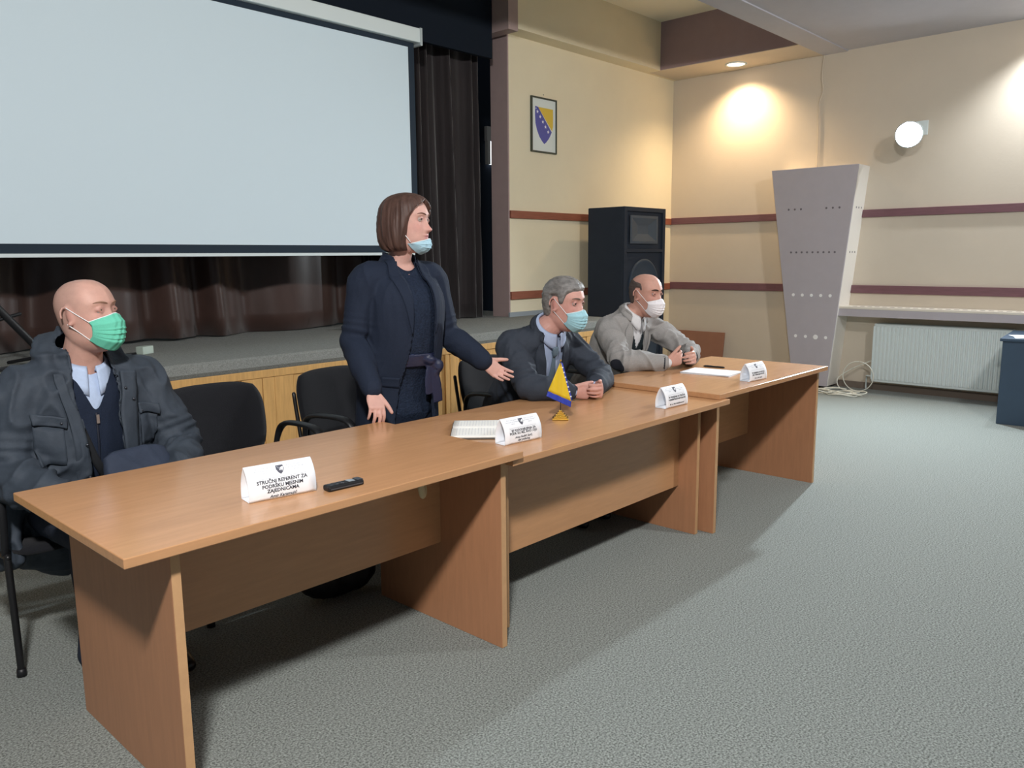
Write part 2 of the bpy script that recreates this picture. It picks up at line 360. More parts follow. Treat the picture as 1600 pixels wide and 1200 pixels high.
# ------------------------------------------------------------ office chairs
def curve_tube(name, pts, r, m, parent, n=None, seg=8, cap=True, smooth=True):
    bm = bmesh.new(); tube(bm, pts, [r]*len(pts), (0, 0, 1) if abs(pts[-1][2]-pts[0][2]) < 0.2 else (1, 0, 0), n=n, seg=seg, cap=cap, smooth=smooth)
    return from_bm(name, bm, m, parent, True)
def chair(label, x, y, rz, s=1.04, group='black stacking chairs behind the desks'):
    """front faces local -Y; origin on the floor under the seat centre"""
    t = thing('office_chair', label, 'chair', (x, y, 0), rz, group)
    def pad(name, w0, w1, hh, th, cen, tilt, curve=0.03):
        nu, nv = 21, 15; P = np.zeros((nu, nv, 3))
        bm = bmesh.new(); front = []; 
        G = {}
        for k, sgn in enumerate((1, -1)):
            for i in range(nu):
                for j in range(nv):
                    u = -1+2*i/(nu-1); v = -1+2*j/(nv-1)
                    # superellipse disc mapping for rounded corners
                    uu, vv = u*math.sqrt(max(0, 1-0.30*v*v*abs(v)))**1.0, v*math.sqrt(max(0, 1-0.26*u*u*abs(u)))
                    wd_ = w0+(w1-w0)*(v+1)/2
                    edge = max(abs(u), abs(v)); thk = th*(1-0.72*edge**6)
                    G[(k, i, j)] = bm.verts.new((uu*wd_, sgn*thk/2*-1+curve*(uu*uu), vv*hh))
        for k in (0, 1):
            for i in range(nu-1):
                for j in range(nv-1):
                    f = [G[(k, i, j)], G[(k, i+1, j)], G[(k, i+1, j+1)], G[(k, i, j+1)]]; bm.faces.new(f if k == 0 else f[::-1])
        rim = [(i, 0) for i in range(nu)]+[(nu-1, j) for j in range(1, nv)]+[(i, nv-1) for i in range(nu-2, -1, -1)]+[(0, j) for j in range(nv-2, 0, -1)]
        for q in range(len(rim)):
            a, b = rim[q], rim[(q+1) % len(rim)]; bm.faces.new([G[(0, b[0], b[1])], G[(0, a[0], a[1])], G[(1, a[0], a[1])], G[(1, b[0], b[1])]])
        bmesh.ops.rotate(bm, verts=bm.verts, cent=(0, 0, 0), matrix=Matrix.Rotation(tilt, 3, 'X'))
        bmesh.ops.translate(bm, verts=bm.verts, vec=cen)
        return from_bm(name, bm, M_fabric, t, True)
    pad('backrest', 0.225*s, 0.235*s, 0.175*s, 0.045, (0, 0.245*s, 0.675*s), rad(-10), -0.035)
    pad('seat', 0.24*s, 0.235*s, 0.215*s, 0.05, (0, 0.0, 0.412*s), rad(90), 0.0)
    for sx in (-1, 1):
        X = sx*0.255*s
        curve_tube('leg', [(X, -0.20*s, 0.012), (X, -0.19*s, 0.30*s), (X, -0.185*s, 0.415*s)], 0.0125, M_metal, t)
        curve_tube('leg', [(X, 0.26*s, 0.012), (X, 0.21*s, 0.22*s), (X, 0.17*s, 0.43*s)], 0.0125, M_metal, t)
        curve_tube('side_rail', [(X, -0.19*s, 0.415*s), (X, 0.0, 0.41*s), (X, 0.17*s, 0.43*s)], 0.011, M_metal, t)
        curve_tube('back_post', [(X*0.80, 0.15*s, 0.42*s), (X*0.80, 0.232*s, 0.50*s), (X*0.80, 0.262*s, 0.62*s), (X*0.80, 0.283*s, 0.74*s)], 0.010, M_metal, t)
        bm = bmesh.new(); tube(bm, [(X, -0.17*s, 0.42*s), (X*1.02, -0.20*s, 0.58*s), (X*1.03, -0.165*s, 0.665*s), (X*1.03, -0.02, 0.675*s), (X*1.02, 0.11*s, 0.655*s), (X*0.98, 0.155*s, 0.58*s), (X*0.92, 0.165*s, 0.44*s)], [(0.013, 0.010), (0.014, 0.011), (0.022, 0.012), (0.024, 0.012), (0.022, 0.012), (0.014, 0.011), (0.012, 0.01)], (1, 0, 0), seg=10)
        from_bm('armrest', bm, M_black, t, True)
    curve_tube('cross_bar', [(-0.255*s, -0.12*s, 0.41*s), (0.255*s, -0.12*s, 0.41*s)], 0.010, M_metal, t)
    curve_tube('cross_bar', [(-0.255*s, 0.12*s, 0.415*s), (0.255*s, 0.12*s, 0.415*s)], 0.010, M_metal, t)
    for k_, sx in enumerate((-1, 1)):
        for yy in (-0.20, 0.26):
            bm = bmesh.new(); tube(bm, [(sx*0.255*s, yy*s, 0.0), (sx*0.255*s, yy*s, 0.028)], [0.017, 0.015], seg=10, n=3, cap=False); from_bm('foot_cap', bm, M_black, t, True)
    return t
chair('black office chair under the bald man in the dark parka', 1.0, 3.28, rad(4))
chair('empty black office chair between the bald man and the standing woman', 1.655, 3.12, rad(-2), 1.05)
chair('black office chair pushed back behind the standing woman', 2.40, 3.22, rad(6))
chair('black office chair under the grey haired man in the dark suit', 3.42, 3.16, rad(2), 1.0)
chair('black office chair under the man in the light grey blazer', 4.30, 3.26, rad(0))
# ------------------------------------------------------------ people
def Rz(a): c, s = math.cos(a), math.sin(a); return np.array([[c, -s, 0], [s, c, 0], [0, 0, 1]])
def Ry(a): c, s = math.cos(a), math.sin(a); return np.array([[c, 0, s], [0, 1, 0], [-s, 0, c]])
def Rx(a): c, s = math.cos(a), math.sin(a); return np.array([[1, 0, 0], [0, c, -s], [0, s, c]])
HZ = np.array([-.128, -.118, -.105, -.085, -.06, -.035, -.01, .015, .035, .06, .085, .103, .114, .1195])
HF = np.array([.040, .066, .078, .084, .088, .089, .086, .088, .091, .086, .073, .053, .033, .008])
HB = np.array([.030, .034, .044, .062, .078, .090, .097, .101, .103, .100, .088, .069, .048, .022])
HW = np.array([.016, .032, .045, .057, .064, .069, .0735, .076, .077, .0745, .066, .052, .036, .014])
def smooth1(z, xs, ys):
    P = cat(np.stack([xs, ys], 1), 140); return np.interp(z, P[:, 0], P[:, 1])
def gauss(d, s): return np.exp(-(d/s)**2)
def head_grid(nz=76, nt=96, off=None, face=True, nose=1.0, jaw=1.0):
    """closed head surface in head space: x forward, y to the person's left, z up"""
    out = []
    zs = np.concatenate([np.linspace(-.127, .11, nz-8), .11+.0093*np.sin(np.linspace(0.15, 1, 8)*math.pi/2)])
    for z in zs:
        f, b, w_ = smooth1(z, HZ, HF), smooth1(z, HZ, HB), smooth1(z, HZ, HW)
        if z < -.03: w_ *= 1+(jaw-1)*min(1, (-.03-z)/.05)
        row = []
        for k in range(nt):
            t = 2*math.pi*k/nt; c, s = math.cos(t), math.sin(t); e = 0.88
            cx = math.copysign(abs(c)**e, c); sy = math.copysign(abs(s)**e, s)
            row.append(((f if c > 0 else b)*cx, w_*sy, z))
        out.append(row)
    P = np.array(out)
    x, y, z = P[..., 0], P[..., 1], P[..., 2]
    if face:
        fr = np.clip((x-0.02)/0.05, 0, 1)
        d = np.zeros_like(x); ay = np.abs(y)
        # nose: bridge, tip and wings
        zt = np.clip((z+.034)/.05, 0, 1)
        nose_h = np.where(z > -.034, .026*(1-zt)**1.15+.003, .026*gauss(z+.034, .009))
        d += nose*nose_h*gauss(y, .0095+.004*np.clip((.0-z)/.034, 0, 1))
        d += nose*.009*gauss(ay-.0125, .007)*gauss(z+.031, .009)
        d += -.012*gauss(ay-.032, .016)*gauss(z-.012, .0125)        # eye sockets
        d += .0045*gauss(ay-.030, .026)*gauss(z-.034, .009)          # brow
        d += .004*gauss(ay-.048, .018)*gauss(z+.018, .018)           # cheek bones
        d += .0055*gauss(y, .021)*gauss(z+.056, .006)+.0055*gauss(y, .019)*gauss(z+.069, .007)
        d += -.004*gauss(y, .024)*gauss(z+.0625, .0028)
        d += .007*gauss(y, .022)*gauss(z+.098, .015)                  # chin
        P[..., 0] += d*fr
    if off is not None: P = off(P)
    return P
def grid_to_bm(bm, P):
    nz, nt = P.shape[:2]; G = [[bm.verts.new(P[i, j]) for j in range(nt)] for i in range(nz)]
    for i in range(nz-1):
        for j in range(nt): bm.faces.new([G[i][j], G[i][(j+1) % nt], G[i+1][(j+1) % nt], G[i+1][j]])
    bm.faces.new(G[0][::-1]); bm.faces.new(G[-1])
def hand(bm, wr, d, palm, side, curl=(20, 25, 20), spread=4.0, thumb=(35, 15, 15), s=1.0, per=None):
    """wr wrist, d towards the fingers, palm = direction the palm faces, side=+1 when d x palm points to the thumb"""
    wr = np.asarray(wr, float); d = nrm(d); palm = nrm(palm-d*np.dot(palm, d)); W = np.cross(d, palm)*side
    tube(bm, [wr-d*.03*s, wr+d*.01*s, wr+d*.045*s+palm*.002, wr+d*.088*s], [(.026*s, .019*s), (.028*s, .018*s), (.038*s, .0155*s), (.040*s, .012*s)], W, seg=16)
    def rot(v, ax, a):
        ax = nrm(ax); return v*math.cos(a)+np.cross(ax, v)*math.sin(a)+ax*np.dot(ax, v)*(1-math.cos(a))
    ax = nrm(np.cross(d, palm))
    for k, (o, L, r, b) in enumerate(((.029, .074, .0088, .090), (.0098, .083, .0090, .095), (-.0098, .077, .0086, .091), (-.0285, .061, .0076, .083))):
        c = per[k] if per else curl
        p = wr+d*b*s*0.92+W*o*s; dd = nrm(rot(d, np.cross(W, d)*-1, 0)+W*math.tan(rad(spread))*(o/.029))
        pts = [p-dd*.02*s, p]; a = 0
        for q, seg in enumerate((.46, .31, .25)):
            a += rad(c[q]); dq = dd*math.cos(a)+palm*math.sin(a); p = p+dq*L*seg*s; pts.append(p)
        tube(bm, pts, [r*s, r*1.04*s, r*.98*s, r*.9*s, r*.74*s], W, seg=12, n=17)
    # thumb leaves the side of the palm near its base
    p0 = wr+d*.022*s+W*.020*s; a0 = rad(thumb[0]); dt = nrm(d*math.cos(a0)+W*math.sin(a0)); pts = [p0-dt*.012*s, p0]; p = p0
    for q, (L, tq) in enumerate(((.040, 0), (.033, thumb[1]), (.027, thumb[2]))):
        dt = nrm(dt*math.cos(rad(tq))+palm*math.sin(rad(tq))*.8+(d-W*.3)*math.sin(rad(tq))*.6); p = p+dt*L*s; pts.append(p)
    tube(bm, pts, [.013*s, .0145*s, .0112*s, .0102*s, .0082*s], palm, seg=12, n=17)

def paint(me, fn):
    a = me.color_attributes.new('tint', 'FLOAT_COLOR', 'POINT'); P = mv(me); c = np.ones((len(P), 4)); c[:, :3] = fn(P)
    a.data.foreach_set('color', c.astype(np.float32).ravel())
def skinmat(name, tone):
    m = mat(name, tone, 0.52, 0.35, bump=0.05, bscale=220, var=0.06, vscale=30, attr='tint')
    m.node_tree.nodes['Principled BSDF'].inputs['Subsurface Weight'].default_value = 0.12
    m.node_tree.nodes['Principled BSDF'].inputs['Subsurface Radius'].default_value = (0.012, 0.005, 0.003)
    return m
def wrinkle(P, N, amp=.006, sc=9, seed=0.0, mask=None, stretch=(1, 1, .45)):
    out = P.copy(); st = V(*stretch)
    for i, p in enumerate(P):
        q = Vector(p*sc*st+seed); q2 = q+Vector((noise.noise(q*0.7+Vector((5, 1, 2))), noise.noise(q*0.7+Vector((1, 8, 3))), noise.noise(q*0.7)))*0.9
        v = 1-2*abs(noise.noise(q2)); v2 = noise.noise(q2*2.3)
        k = (v*v*0.8+v2*0.35-0.35)*amp
        if mask is not None: k *= mask[i]
        out[i] += N[i]*k
    return out
def elbow_folds(P, N, e, axis, wl=.035, amp=.006, R=.09):
    d = P-e; s = d @ nrm(axis); g = np.exp(-(np.linalg.norm(d, axis=1)/R)**2)
    return P+N*(amp*np.sin(2*math.pi*s/wl+3*np.sin(d[:, 2]*30))*g)[:, None]

def snapcut(fig, me, g, thr=.0045):
    """cut away where g(torso coords) < 0, with border vertices moved onto g = 0"""
    t = fig.w2t(mv(me))
    for _ in range(2):
        v = g(t); h = 1e-4; G = np.stack([(g(t+V(*(h*(k == q) for k in range(3))))-v)/h for q in range(3)], -1); L = (G**2).sum(1)
        near = (np.abs(v) < thr*np.sqrt(np.maximum(L, 1e-9))) & (L > 1e-6); t[near] -= (G*(v/np.maximum(L, 1e-9))[:, None])[near]
    setv(me, fig.t2w(t)); v = g(t); return soft_edge(cut(me, v > -2e-4))
def soft_edge(me, it=10):
    cnt = {}
    for p in me.polygons:
        for k in p.edge_keys: cnt[k] = cnt.get(k, 0)+1
    nb = {}
    for (a, b), c in cnt.items():
        if c == 1: nb.setdefault(a, []).append(b); nb.setdefault(b, []).append(a)
    P = mv(me); ids = np.array([a for a in nb if len(nb[a]) == 2], int)
    if len(ids):
        A = np.array([nb[a][0] for a in ids]); B = np.array([nb[a][1] for a in ids])
        for _ in range(it): P[ids] = P[ids]*.4+(P[A]+P[B])*.3
        setv(me, P)
    return me
def front_open(prof, wl, wr, zmax=.21, low=-.62):
    def g(t):
        a = np.interp(-t[:, 1], prof, wl); b = np.interp(-t[:, 1], prof, wr); v = np.maximum(t[:, 0]-a, -b-t[:, 0])
        return np.where((t[:, 2] < .0) | (t[:, 2] > zmax) | (t[:, 1] < low), 1.0, v)
    return g
def neck_hole(r, top, z0=0.0):
    def g(t): return np.where(t[:, 1] < top, 1.0, np.hypot(t[:, 0], (t[:, 2]-z0))-r)
    return g
class Figure:
    """joints are world points; every mesh is stored in the frame of the person's root"""
    def __init__(s, label, root, group, J, az, hpitch=0, hroll=0, scale=1.05, tone=None, skin='skin', nose=1.0, jaw=1.0, neck_r=.058, face_tint=None, hs=None):
        s.root = thing('person', label, 'person', root, 0, group); s.J = {k: np.asarray(v, float) for k, v in J.items()}; s.k = scale
        s.HR = Rz(rad(az)) @ Ry(-rad(hpitch)) @ Rx(rad(hroll)); s.H = s.J['head']; s.hs = hs or scale
        s.skin = skin; s.tone = tone; s.nose = nose; s.jaw = jaw; s.neck_r = neck_r
        J = s.J; s.U = nrm(J['neck']-J['pelvis']); lat = J['lsho']-J['rsho']; s.L = nrm(lat-s.U*np.dot(lat, s.U)); s.Fv = np.cross(s.L, s.U)
        latp = J['lhip']-J['rhip'] if 'lhip' in J else lat; s.Lp = nrm(latp)
    def h2w(s, P): return (np.asarray(P)*s.hs) @ s.HR.T+s.H
    def w2h(s, P): return ((np.asarray(P)-s.H) @ s.HR)/s.hs
    def t2w(s, P):
        """torso frame: (lateral to the person's left, up from the neck base, front)"""
        P = np.asarray(P, float); return s.J['neck']+P[..., 0:1]*s.L+P[..., 1:2]*s.U+P[..., 2:3]*s.Fv
    def w2t(s, P): d = np.asarray(P)-s.J['neck']; return np.stack([d @ s.L, d @ s.U, d @ s.Fv], -1)
    def put(s, name, me, m, smooth=True, parent=None):
        P = mv(me) if me.vertices else None
        if P is not None: setv(me, P-V(*s.root.location))
        return link(name, me, m, parent or s.root, smooth)
    def put_bm(s, name, bm, m, smooth=True, parent=None):
        me = bpy.data.meshes.new(name); bm.normal_update(); bm.to_mesh(me); bm.free(); return s.put(name, me, m, smooth, parent)
    def torso(s, bm, inf=0.0, low=0.0, widths=(.165, .150, .168, .172), depths=(.118, .112, .122, .098), belly=0.0, seg=28, bust=0.0, top=True):
        J, k = s.J, s.k; n, p = J['neck'], J['pelvis']
        F = s.Fv
        pts = [p-s.U*.06*k, p+(n-p)*.08, p+(n-p)*.34+F*(.01+belly), p+(n-p)*.64+F*(.012+bust*.5), p+(n-p)*.86, n+s.U*.0*k-F*.004]
        r = [(widths[0]*.93*k, depths[0]*.9*k), (widths[0]*k, depths[0]*k), (widths[1]*k, (depths[1]+belly)*k), (widths[2]*k, (depths[2]+bust)*k), (widths[3]*k, depths[3]*k), (.072*k, .060*k)]
        r = [(a+inf, b+inf) for a, b in r]
        if low: pts = [p-s.U*(.06*k+low)]+pts; r = [(r[0][0]*1.03, r[0][1]*1.03)]+r
        tube(bm, pts, r, s.L, seg=seg, n=40, sq=.9)
    def arms(s, bm, inf=0.0, to_wrist=True, which='lr', cuff=0.0):
        J, k = s.J, s.k
        for c in which:
            S_, E_, W_ = J[c+'sho'], J[c+'elb'], J[c+'wr']
            ins = J['neck']+(S_-J['neck'])*.35-s.U*.035
            tube(bm, [ins, S_-s.U*.01, S_+(E_-S_)*.35, S_+(E_-S_)*.8], [(.060*k+inf, .062*k+inf), (.056*k+inf, .058*k+inf), (.050*k+inf, .052*k+inf), (.043*k+inf, .044*k+inf)], s.U, seg=18, n=18)
            end = W_ if to_wrist else E_+(W_-E_)*.3
            e1 = E_+(W_-E_)*.0
            tube(bm, [S_+(E_-S_)*.7, e1, E_+(W_-E_)*.3, E_+(W_-E_)*.7, end-(W_-E_)*cuff], [.043*k+inf, .042*k+inf, .043*k+inf, .034*k+inf*1.0, .028*k+inf*1.05], s.U, seg=18, n=22)
    def legs(s, bm, inf=0.0, hem=0.0):
        J, k = s.J, s.k
        for c in 'lr':
            h, kn, an = J[c+'hip'], J[c+'knee'], J[c+'ank']
            tube(bm, [h+(J['pelvis']-h)*.4, h+(kn-h)*.1, h+(kn-h)*.5, kn-(kn-h)*.05], [(.085*k+inf, .085*k+inf), (.082*k+inf, .08*k+inf), (.072*k+inf, .07*k+inf), (.055*k+inf, .055*k+inf)], s.Lp, seg=18, n=18)
            tube(bm, [kn-(kn-h)*.08, kn, kn+(an-kn)*.3, kn+(an-kn)*.7, an-(an-kn)*hem], [.054*k+inf, .055*k+inf, .054*k+inf, .041*k+inf, .034*k+inf+(.02 if inf > .01 else 0)], s.Fv, seg=18, n=20)
    def body(s, hands, vox=.0048):
        """one continuous skin surface: head, ears, neck, torso, arms, hands, legs"""
        bm = bmesh.new(); k = s.k; J = s.J
        P = s.h2w(head_grid(nose=s.nose, jaw=s.jaw)); grid_to_bm(bm, P)
        for sd in (1, -1):
            c = V(-.008, sd*.079, .004); out = nrm(V(-.35, sd*1.0, .05))
            pts = []
            for a in np.linspace(-100, 190, 12):
                a_ = rad(a); pts.append(s.h2w(c+V(-.35*.0, 0, 0)+V(.0155*math.cos(a_)+.0*a_, 0, .029*math.sin(a_))+V(-.006*math.sin(a_)*.5, sd*(.004-.010*math.cos(a_)), 0)))
            tube(bm, pts, [.0044*s.hs]*12, out, seg=8, n=26)
            ball(bm, s.h2w(c+V(.004, -sd*.003, .0)), V(.013, .0055, .024)*s.hs, M=s.HR)
            ball(bm, s.h2w(c+V(.004, sd*.000, -.027)), V(.0075, .005, .009)*s.hs, M=s.HR)
            # eyelids
            for dz, zz in ((1, .0172), (-1, .0038)):
                lid = [s.h2w(V(.0765+.0065*math.cos(t*1.1), sd*.032+sd*.0165*t, zz-dz*.0055*t*t-.0010*t)) for t in np.linspace(-1, 1, 7)]
                tube(bm, lid, [.0029*s.hs if dz > 0 else .0021*s.hs]*7, (0, 0, 1), seg=8, n=14)
        base = s.h2w(V(-.022, 0, -.055)); n = J['neck']
        r = s.neck_r*k
        tube(bm, [base+s.HR @ V(0, 0, .035), base, base+(n-base)*.5, n+s.U*.01, n-s.U*.05], [(r*.95, r), (r*.93, r), (r*.95, r*1.0), (r*1.12, r*1.1), (r*1.5, r*1.2)], s.L, seg=20, n=24)
        s.torso(bm, 0); s.arms(bm, 0)
        if 'lhip' in J: s.legs(bm, 0)
        for a in hands: hand(bm, **a, s=k*.98)
        for c in 'lr':
            if c+'ank' in J:
                a = J[c+'ank']; tube(bm, [a+V(0, .02, .02), a-V(0, .01, .03), a-V(0, .09, .045), a-V(0, .15, .05)], [.034*k, .036*k, .033*k, .026*k], (1, 0, 0), seg=12, n=12)
        me = remesh(bm, vox, 2, .45)
        def tint(Pw):
            h = s.w2h(Pw); x, y, z = h.T; ay = np.abs(y); c = np.tile(V(1, 1, 1), (len(h), 1)); inhead = (np.abs(x) < .14) & (ay < .11) & (z > -.13) & (z < .13)
            red = np.zeros(len(h)); red += .9*gauss(y, .015)*gauss(z+.030, .016)*(x > .07); red += .55*gauss(ay-.045, .022)*gauss(z+.018, .022)*(x > .03)
            red += .7*gauss(x+.008, .025)*gauss(ay-.082, .012)*gauss(z-.002, .035)
            red = np.clip(red, 0, 1)*inhead; c *= (1-red[:, None]*V(.02, .20, .17))
            lip = (gauss(y, .021)**2*gauss(z+.0625, .0105)*(x > .075)*inhead); c *= (1-np.clip(lip*1.5, 0, 1)[:, None]*V(.32, .62, .55))
            lid = gauss(ay-.032, .018)*gauss(z-.011, .010)*(x > .05)*inhead; c *= (1-lid[:, None]*V(.22, .30, .27))
            if s.extra_tint: c = s.extra_tint(h, c, inhead)
            return c
        paint(me, tint); s.body_bvh = bvh_of(me); s.body_o = s.put('body', me, skinmat(s.skin, s.tone)); return s.body_o
    extra_tint = None
    def eyes(s, iris=(70, 60, 45)):
        for sd in (1, -1):
            bm = bmesh.new(); c = s.h2w(V(.0712, sd*.032, .0105)); ball(bm, c, .0122*s.hs, 16, 12)
            e = s.put_bm('eye', bm, mat('eye_white', srgb(168, 156, 150), 0.4, 0.3))
            bm = bmesh.new(); ball(bm, c+s.HR @ V(.0068, -.0006, .0004)*s.hs, V(.0066, .0068, .0068)*s.hs, 14, 10, M=s.HR)
            s.put_bm('iris', bm, mat('iris_%d' % iris[0], srgb(*iris), 0.2, 0.6), parent=e)
    def brows(s, col, th=.0035):
        for sd in (1, -1):
            pts = []
            for t in np.linspace(0, 1, 7):
                y = sd*(.013+.040*t); z = .0315+.007*math.sin(t*2.2)-.003*t
                q = s.w_hit(V(.2, y, z)); pts.append(q+s.HR @ V(.0012, 0, 0))
            bm = bmesh.new(); tube(bm, pts, [(th*.6, .002), (th, .0024), (th*1.1, .0024), (th*1.1, .0024), (th, .0024), (th*.7, .002), (th*.35, .0015)], s.HR @ V(0, 0, 1), seg=8, n=20)
            s.put_bm('eyebrow', bm, mat('eyebrow_%d' % col[0], srgb(*col), 0.9, 0.1))
    def w_hit(s, h):
        o = s.h2w(h); d = s.HR @ V(-1, 0, 0); r = s.body_bvh.ray_cast(Vector(o), Vector(d)); return np.array(r[0]) if r[0] else s.h2w(V(.07, h[1], h[2]))
    def mask(s, col, top=-.004, bot=-.128, fm=((0, .104), (.22, .124), (.55, .119), (.8, .108), (1, .076)), wm=.0725, th=62, name='face_mask', label=None, loops=True, folds=(.42, .56, .70), inner=None, droop=0.0, low=None):
        nu, nv = 61, 46; P = np.zeros((nu, nv, 3)); fmx = np.array(fm)
        for i in range(nu):
            u = -1+2*i/(nu-1); a = rad(th)*u
            zt = top-.016*abs(u)**1.6-.004*(1-gauss(u, .25)); zb = bot+.045*abs(u)**2
            for j in range(nv):
                v = j/(nv-1); z = zt+(zb-zt)*v; f = np.interp(v, fmx[:, 0], fmx[:, 1]); 
                wv = wm*(1-.10*v*v)
                x = f*max(0, math.cos(a))**.9 ; x = x if abs(u) < .55 else x
                y = wv*math.sin(a)*1.02
                r = 0
                for q in folds: r += .0035*math.exp(-((v-q)/.018)**2)*(1-abs(u)**3) - .003*math.exp(-((v-q-.035)/.02)**2)*(1-abs(u)**3)
                r += .0025*math.exp(-((v-.03)/.03)**2)
                r += .0015*math.sin(u*22+v*9)*(1-abs(u))
                x += r
                P[i, j] = (x, y, z)
        # keep the mask outside the skin
        W = s.h2w(P.reshape(-1, 3)); C = s.h2w(V(0, 0, -.05))
        for q in range(len(W)):
            d = W[q]-C; L = np.linalg.norm(d); d = d/L
            r = s.body_bvh.ray_cast(Vector(C+d*.2), Vector(-d))
            if r[0] is not None:
                rr = np.linalg.norm(np.array(r[0])-C)
                if rr+.003 > L and rr < .16: W[q] = C+d*(rr+.003)
        W = W.reshape(nu, nv, 3)
        mk = s.put_bm(name, sheet(W, .0022), mat('mask_%d_%d' % (col[0], col[1]), srgb(*col), 0.75, 0.2, bump=.15, bscale=400, var=.03, vscale=60))
        if label: mk['label'] = label
        bt = bmesh.new(); tube(bt, [W[i, 0]+s.HR @ V(.001, 0, 0) for i in range(0, nu, 4)], [.0018]*16, (0, 0, 1), seg=6, n=46); s.put_bm('mask_binding', bt, mat('mask_white', srgb(232, 236, 238), .7, .2), parent=mk)
        if loops:
            for sd, i in ((1, nu-1), (-1, 0)):
                for v, z1, xo in ((1, .030, 0), (nv-2, -.024, 0)):
                    a = W[i, v]; e = s.h2w(V(-.006 if v == 1 else -.012, sd*.0835, z1)); mid = (a+e)/2
                    hit = s.body_bvh.find_nearest(Vector(mid)); mid = np.array(hit[0])+np.array(hit[1])*.003 if hit[0] else mid
                    bm = bmesh.new(); tube(bm, [a, mid, e], [.0016]*3, (0, 0, 1), seg=6, n=14); s.put_bm('ear_loop', bm, MATS['mask_white'])
        return mk
    def garment(s, build, vox=.0065, it=3, wr=(.006, 9), stretch=(1, 1, .45), seed=1.0, folds=()):
        bm = bmesh.new(); build(bm); me = remesh(bm, vox, it, .5)
        P, N = mv(me), mn(me)
        P2 = wrinkle(P, N, wr[0], wr[1], seed, None, stretch) if wr[0] else P
        for e, ax, wl, am, R in folds: P2 = elbow_folds(P2, N, e, ax, wl, am, R)
        setv(me, P2); return me
    def drape(s, bvh, rows, off=.003, th=.003, src='front', nv=None, ns=None, curve=True):
        """rows: list of polylines in torso front coordinates (lateral, up); lofted, cast onto the garment from the front"""
        n = ns or 24; R = np.array([cat([(a, b, 0) for a, b in r], n)[:, :2] if curve else np.array([np.array(r[0])+(np.array(r[-1])-np.array(r[0]))*t for t in np.linspace(0, 1, n)]) for r in rows])
        m = nv or 7
        G = np.array([[R[:, i][0]*(1-t)+R[:, i][-1]*t if len(R) == 2 else cat(np.hstack([R[:, i], np.zeros((len(R), 1))]), m)[q][:2] for q, t in enumerate(np.linspace(0, 1, m))] for i in range(n)])
        W = np.zeros((n, m, 3)); last = None
        Z = np.full((n, m), np.nan)
        for i in range(n):
            for j in range(m):
                o = s.t2w(V(G[i, j, 0], G[i, j, 1], .225)); r = bvh.ray_cast(Vector(o), Vector(-s.Fv))
                if r[0] is not None:
                    z = s.w2t(np.array(r[0])[None])[0][2]
                    if z > -.06: Z[i, j] = z
        if np.isnan(Z).any():
            good = ~np.isnan(Z); idx = np.argwhere(good)
            for i, j in np.argwhere(~good):
                if len(idx): q = idx[np.argmin(((idx-(i, j))**2).sum(1))]; Z[i, j] = Z[q[0], q[1]]
                else: Z[i, j] = .1
        for _ in range(2): Z[1:-1] = (Z[:-2]+2*Z[1:-1]+Z[2:])/4
        for i in range(n):
            for j in range(m): W[i, j] = s.t2w(V(G[i, j, 0], G[i, j, 1], Z[i, j]+off))
        return sheet(W[:, ::-1] if np.dot(np.cross(W[1, 0]-W[0, 0], W[0, 1]-W[0, 0]), s.Fv) < 0 else W, th)
    def collar(s, r0, r1, hb, hf, drop_f, gap, ax=None, th=.0028, nfold=7, open_f=.02, out=.012, c=None):
        """fold-down collar round the neck: inner ring stands up, leaf falls outward to two front points"""
        n = 49; P = np.zeros((n, nfold, 3)); c = s.J['neck'] if c is None else c
        for i in range(n):
            a = -math.pi+gap+(2*math.pi-2*gap)*i/(n-1)      # 0 = back
            back = math.cos(a)*.5+.5; front = 1-back
            dirx, diry = math.sin(a), -math.cos(a)
            top = hb*back+hf*front; leaf = (.032+drop_f*front**3)
            for j in range(nfold):
                t = j/(nfold-1)
                if t < .35: q = t/.35; rr = r0+(.003)*q; z = top-.022*(1-q)
                else: q = (t-.35)/.65; rr = r0+.004+(r1-r0)*q; z = top+.003*math.sin(q*3.1)-leaf*q
                P[i, j] = (dirx*rr*1.0, z, diry*rr*.92+front**2*(.012+out*max(0, (t-.35)/.65)))
        return s.t2w(P.reshape(-1, 3)-0).reshape(P.shape) if c is None else (s.t2w(P.reshape(-1, 3))+(c-s.J['neck'])).reshape(P.shape)
GP = 'people at the desks'
def shoe(fig, a, m):
    bm = bmesh.new(); tube(bm, [a+V(0, .045, -.045), a+V(0, -.02, -.035), a+V(0, -.10, -.05), a+V(0, -.19, -.058)], [(.036, .040), (.040, .045), (.044, .034), (.028, .024)], (1, 0, 0), seg=14, n=16)
    for v in bm.verts: v.co.z = max(v.co.z, 0.004)
    return fig.put_bm('shoe', bm, m)
M_shoe = mat('black_shoe_leather', srgb(24, 22, 22), 0.35, 0.5)
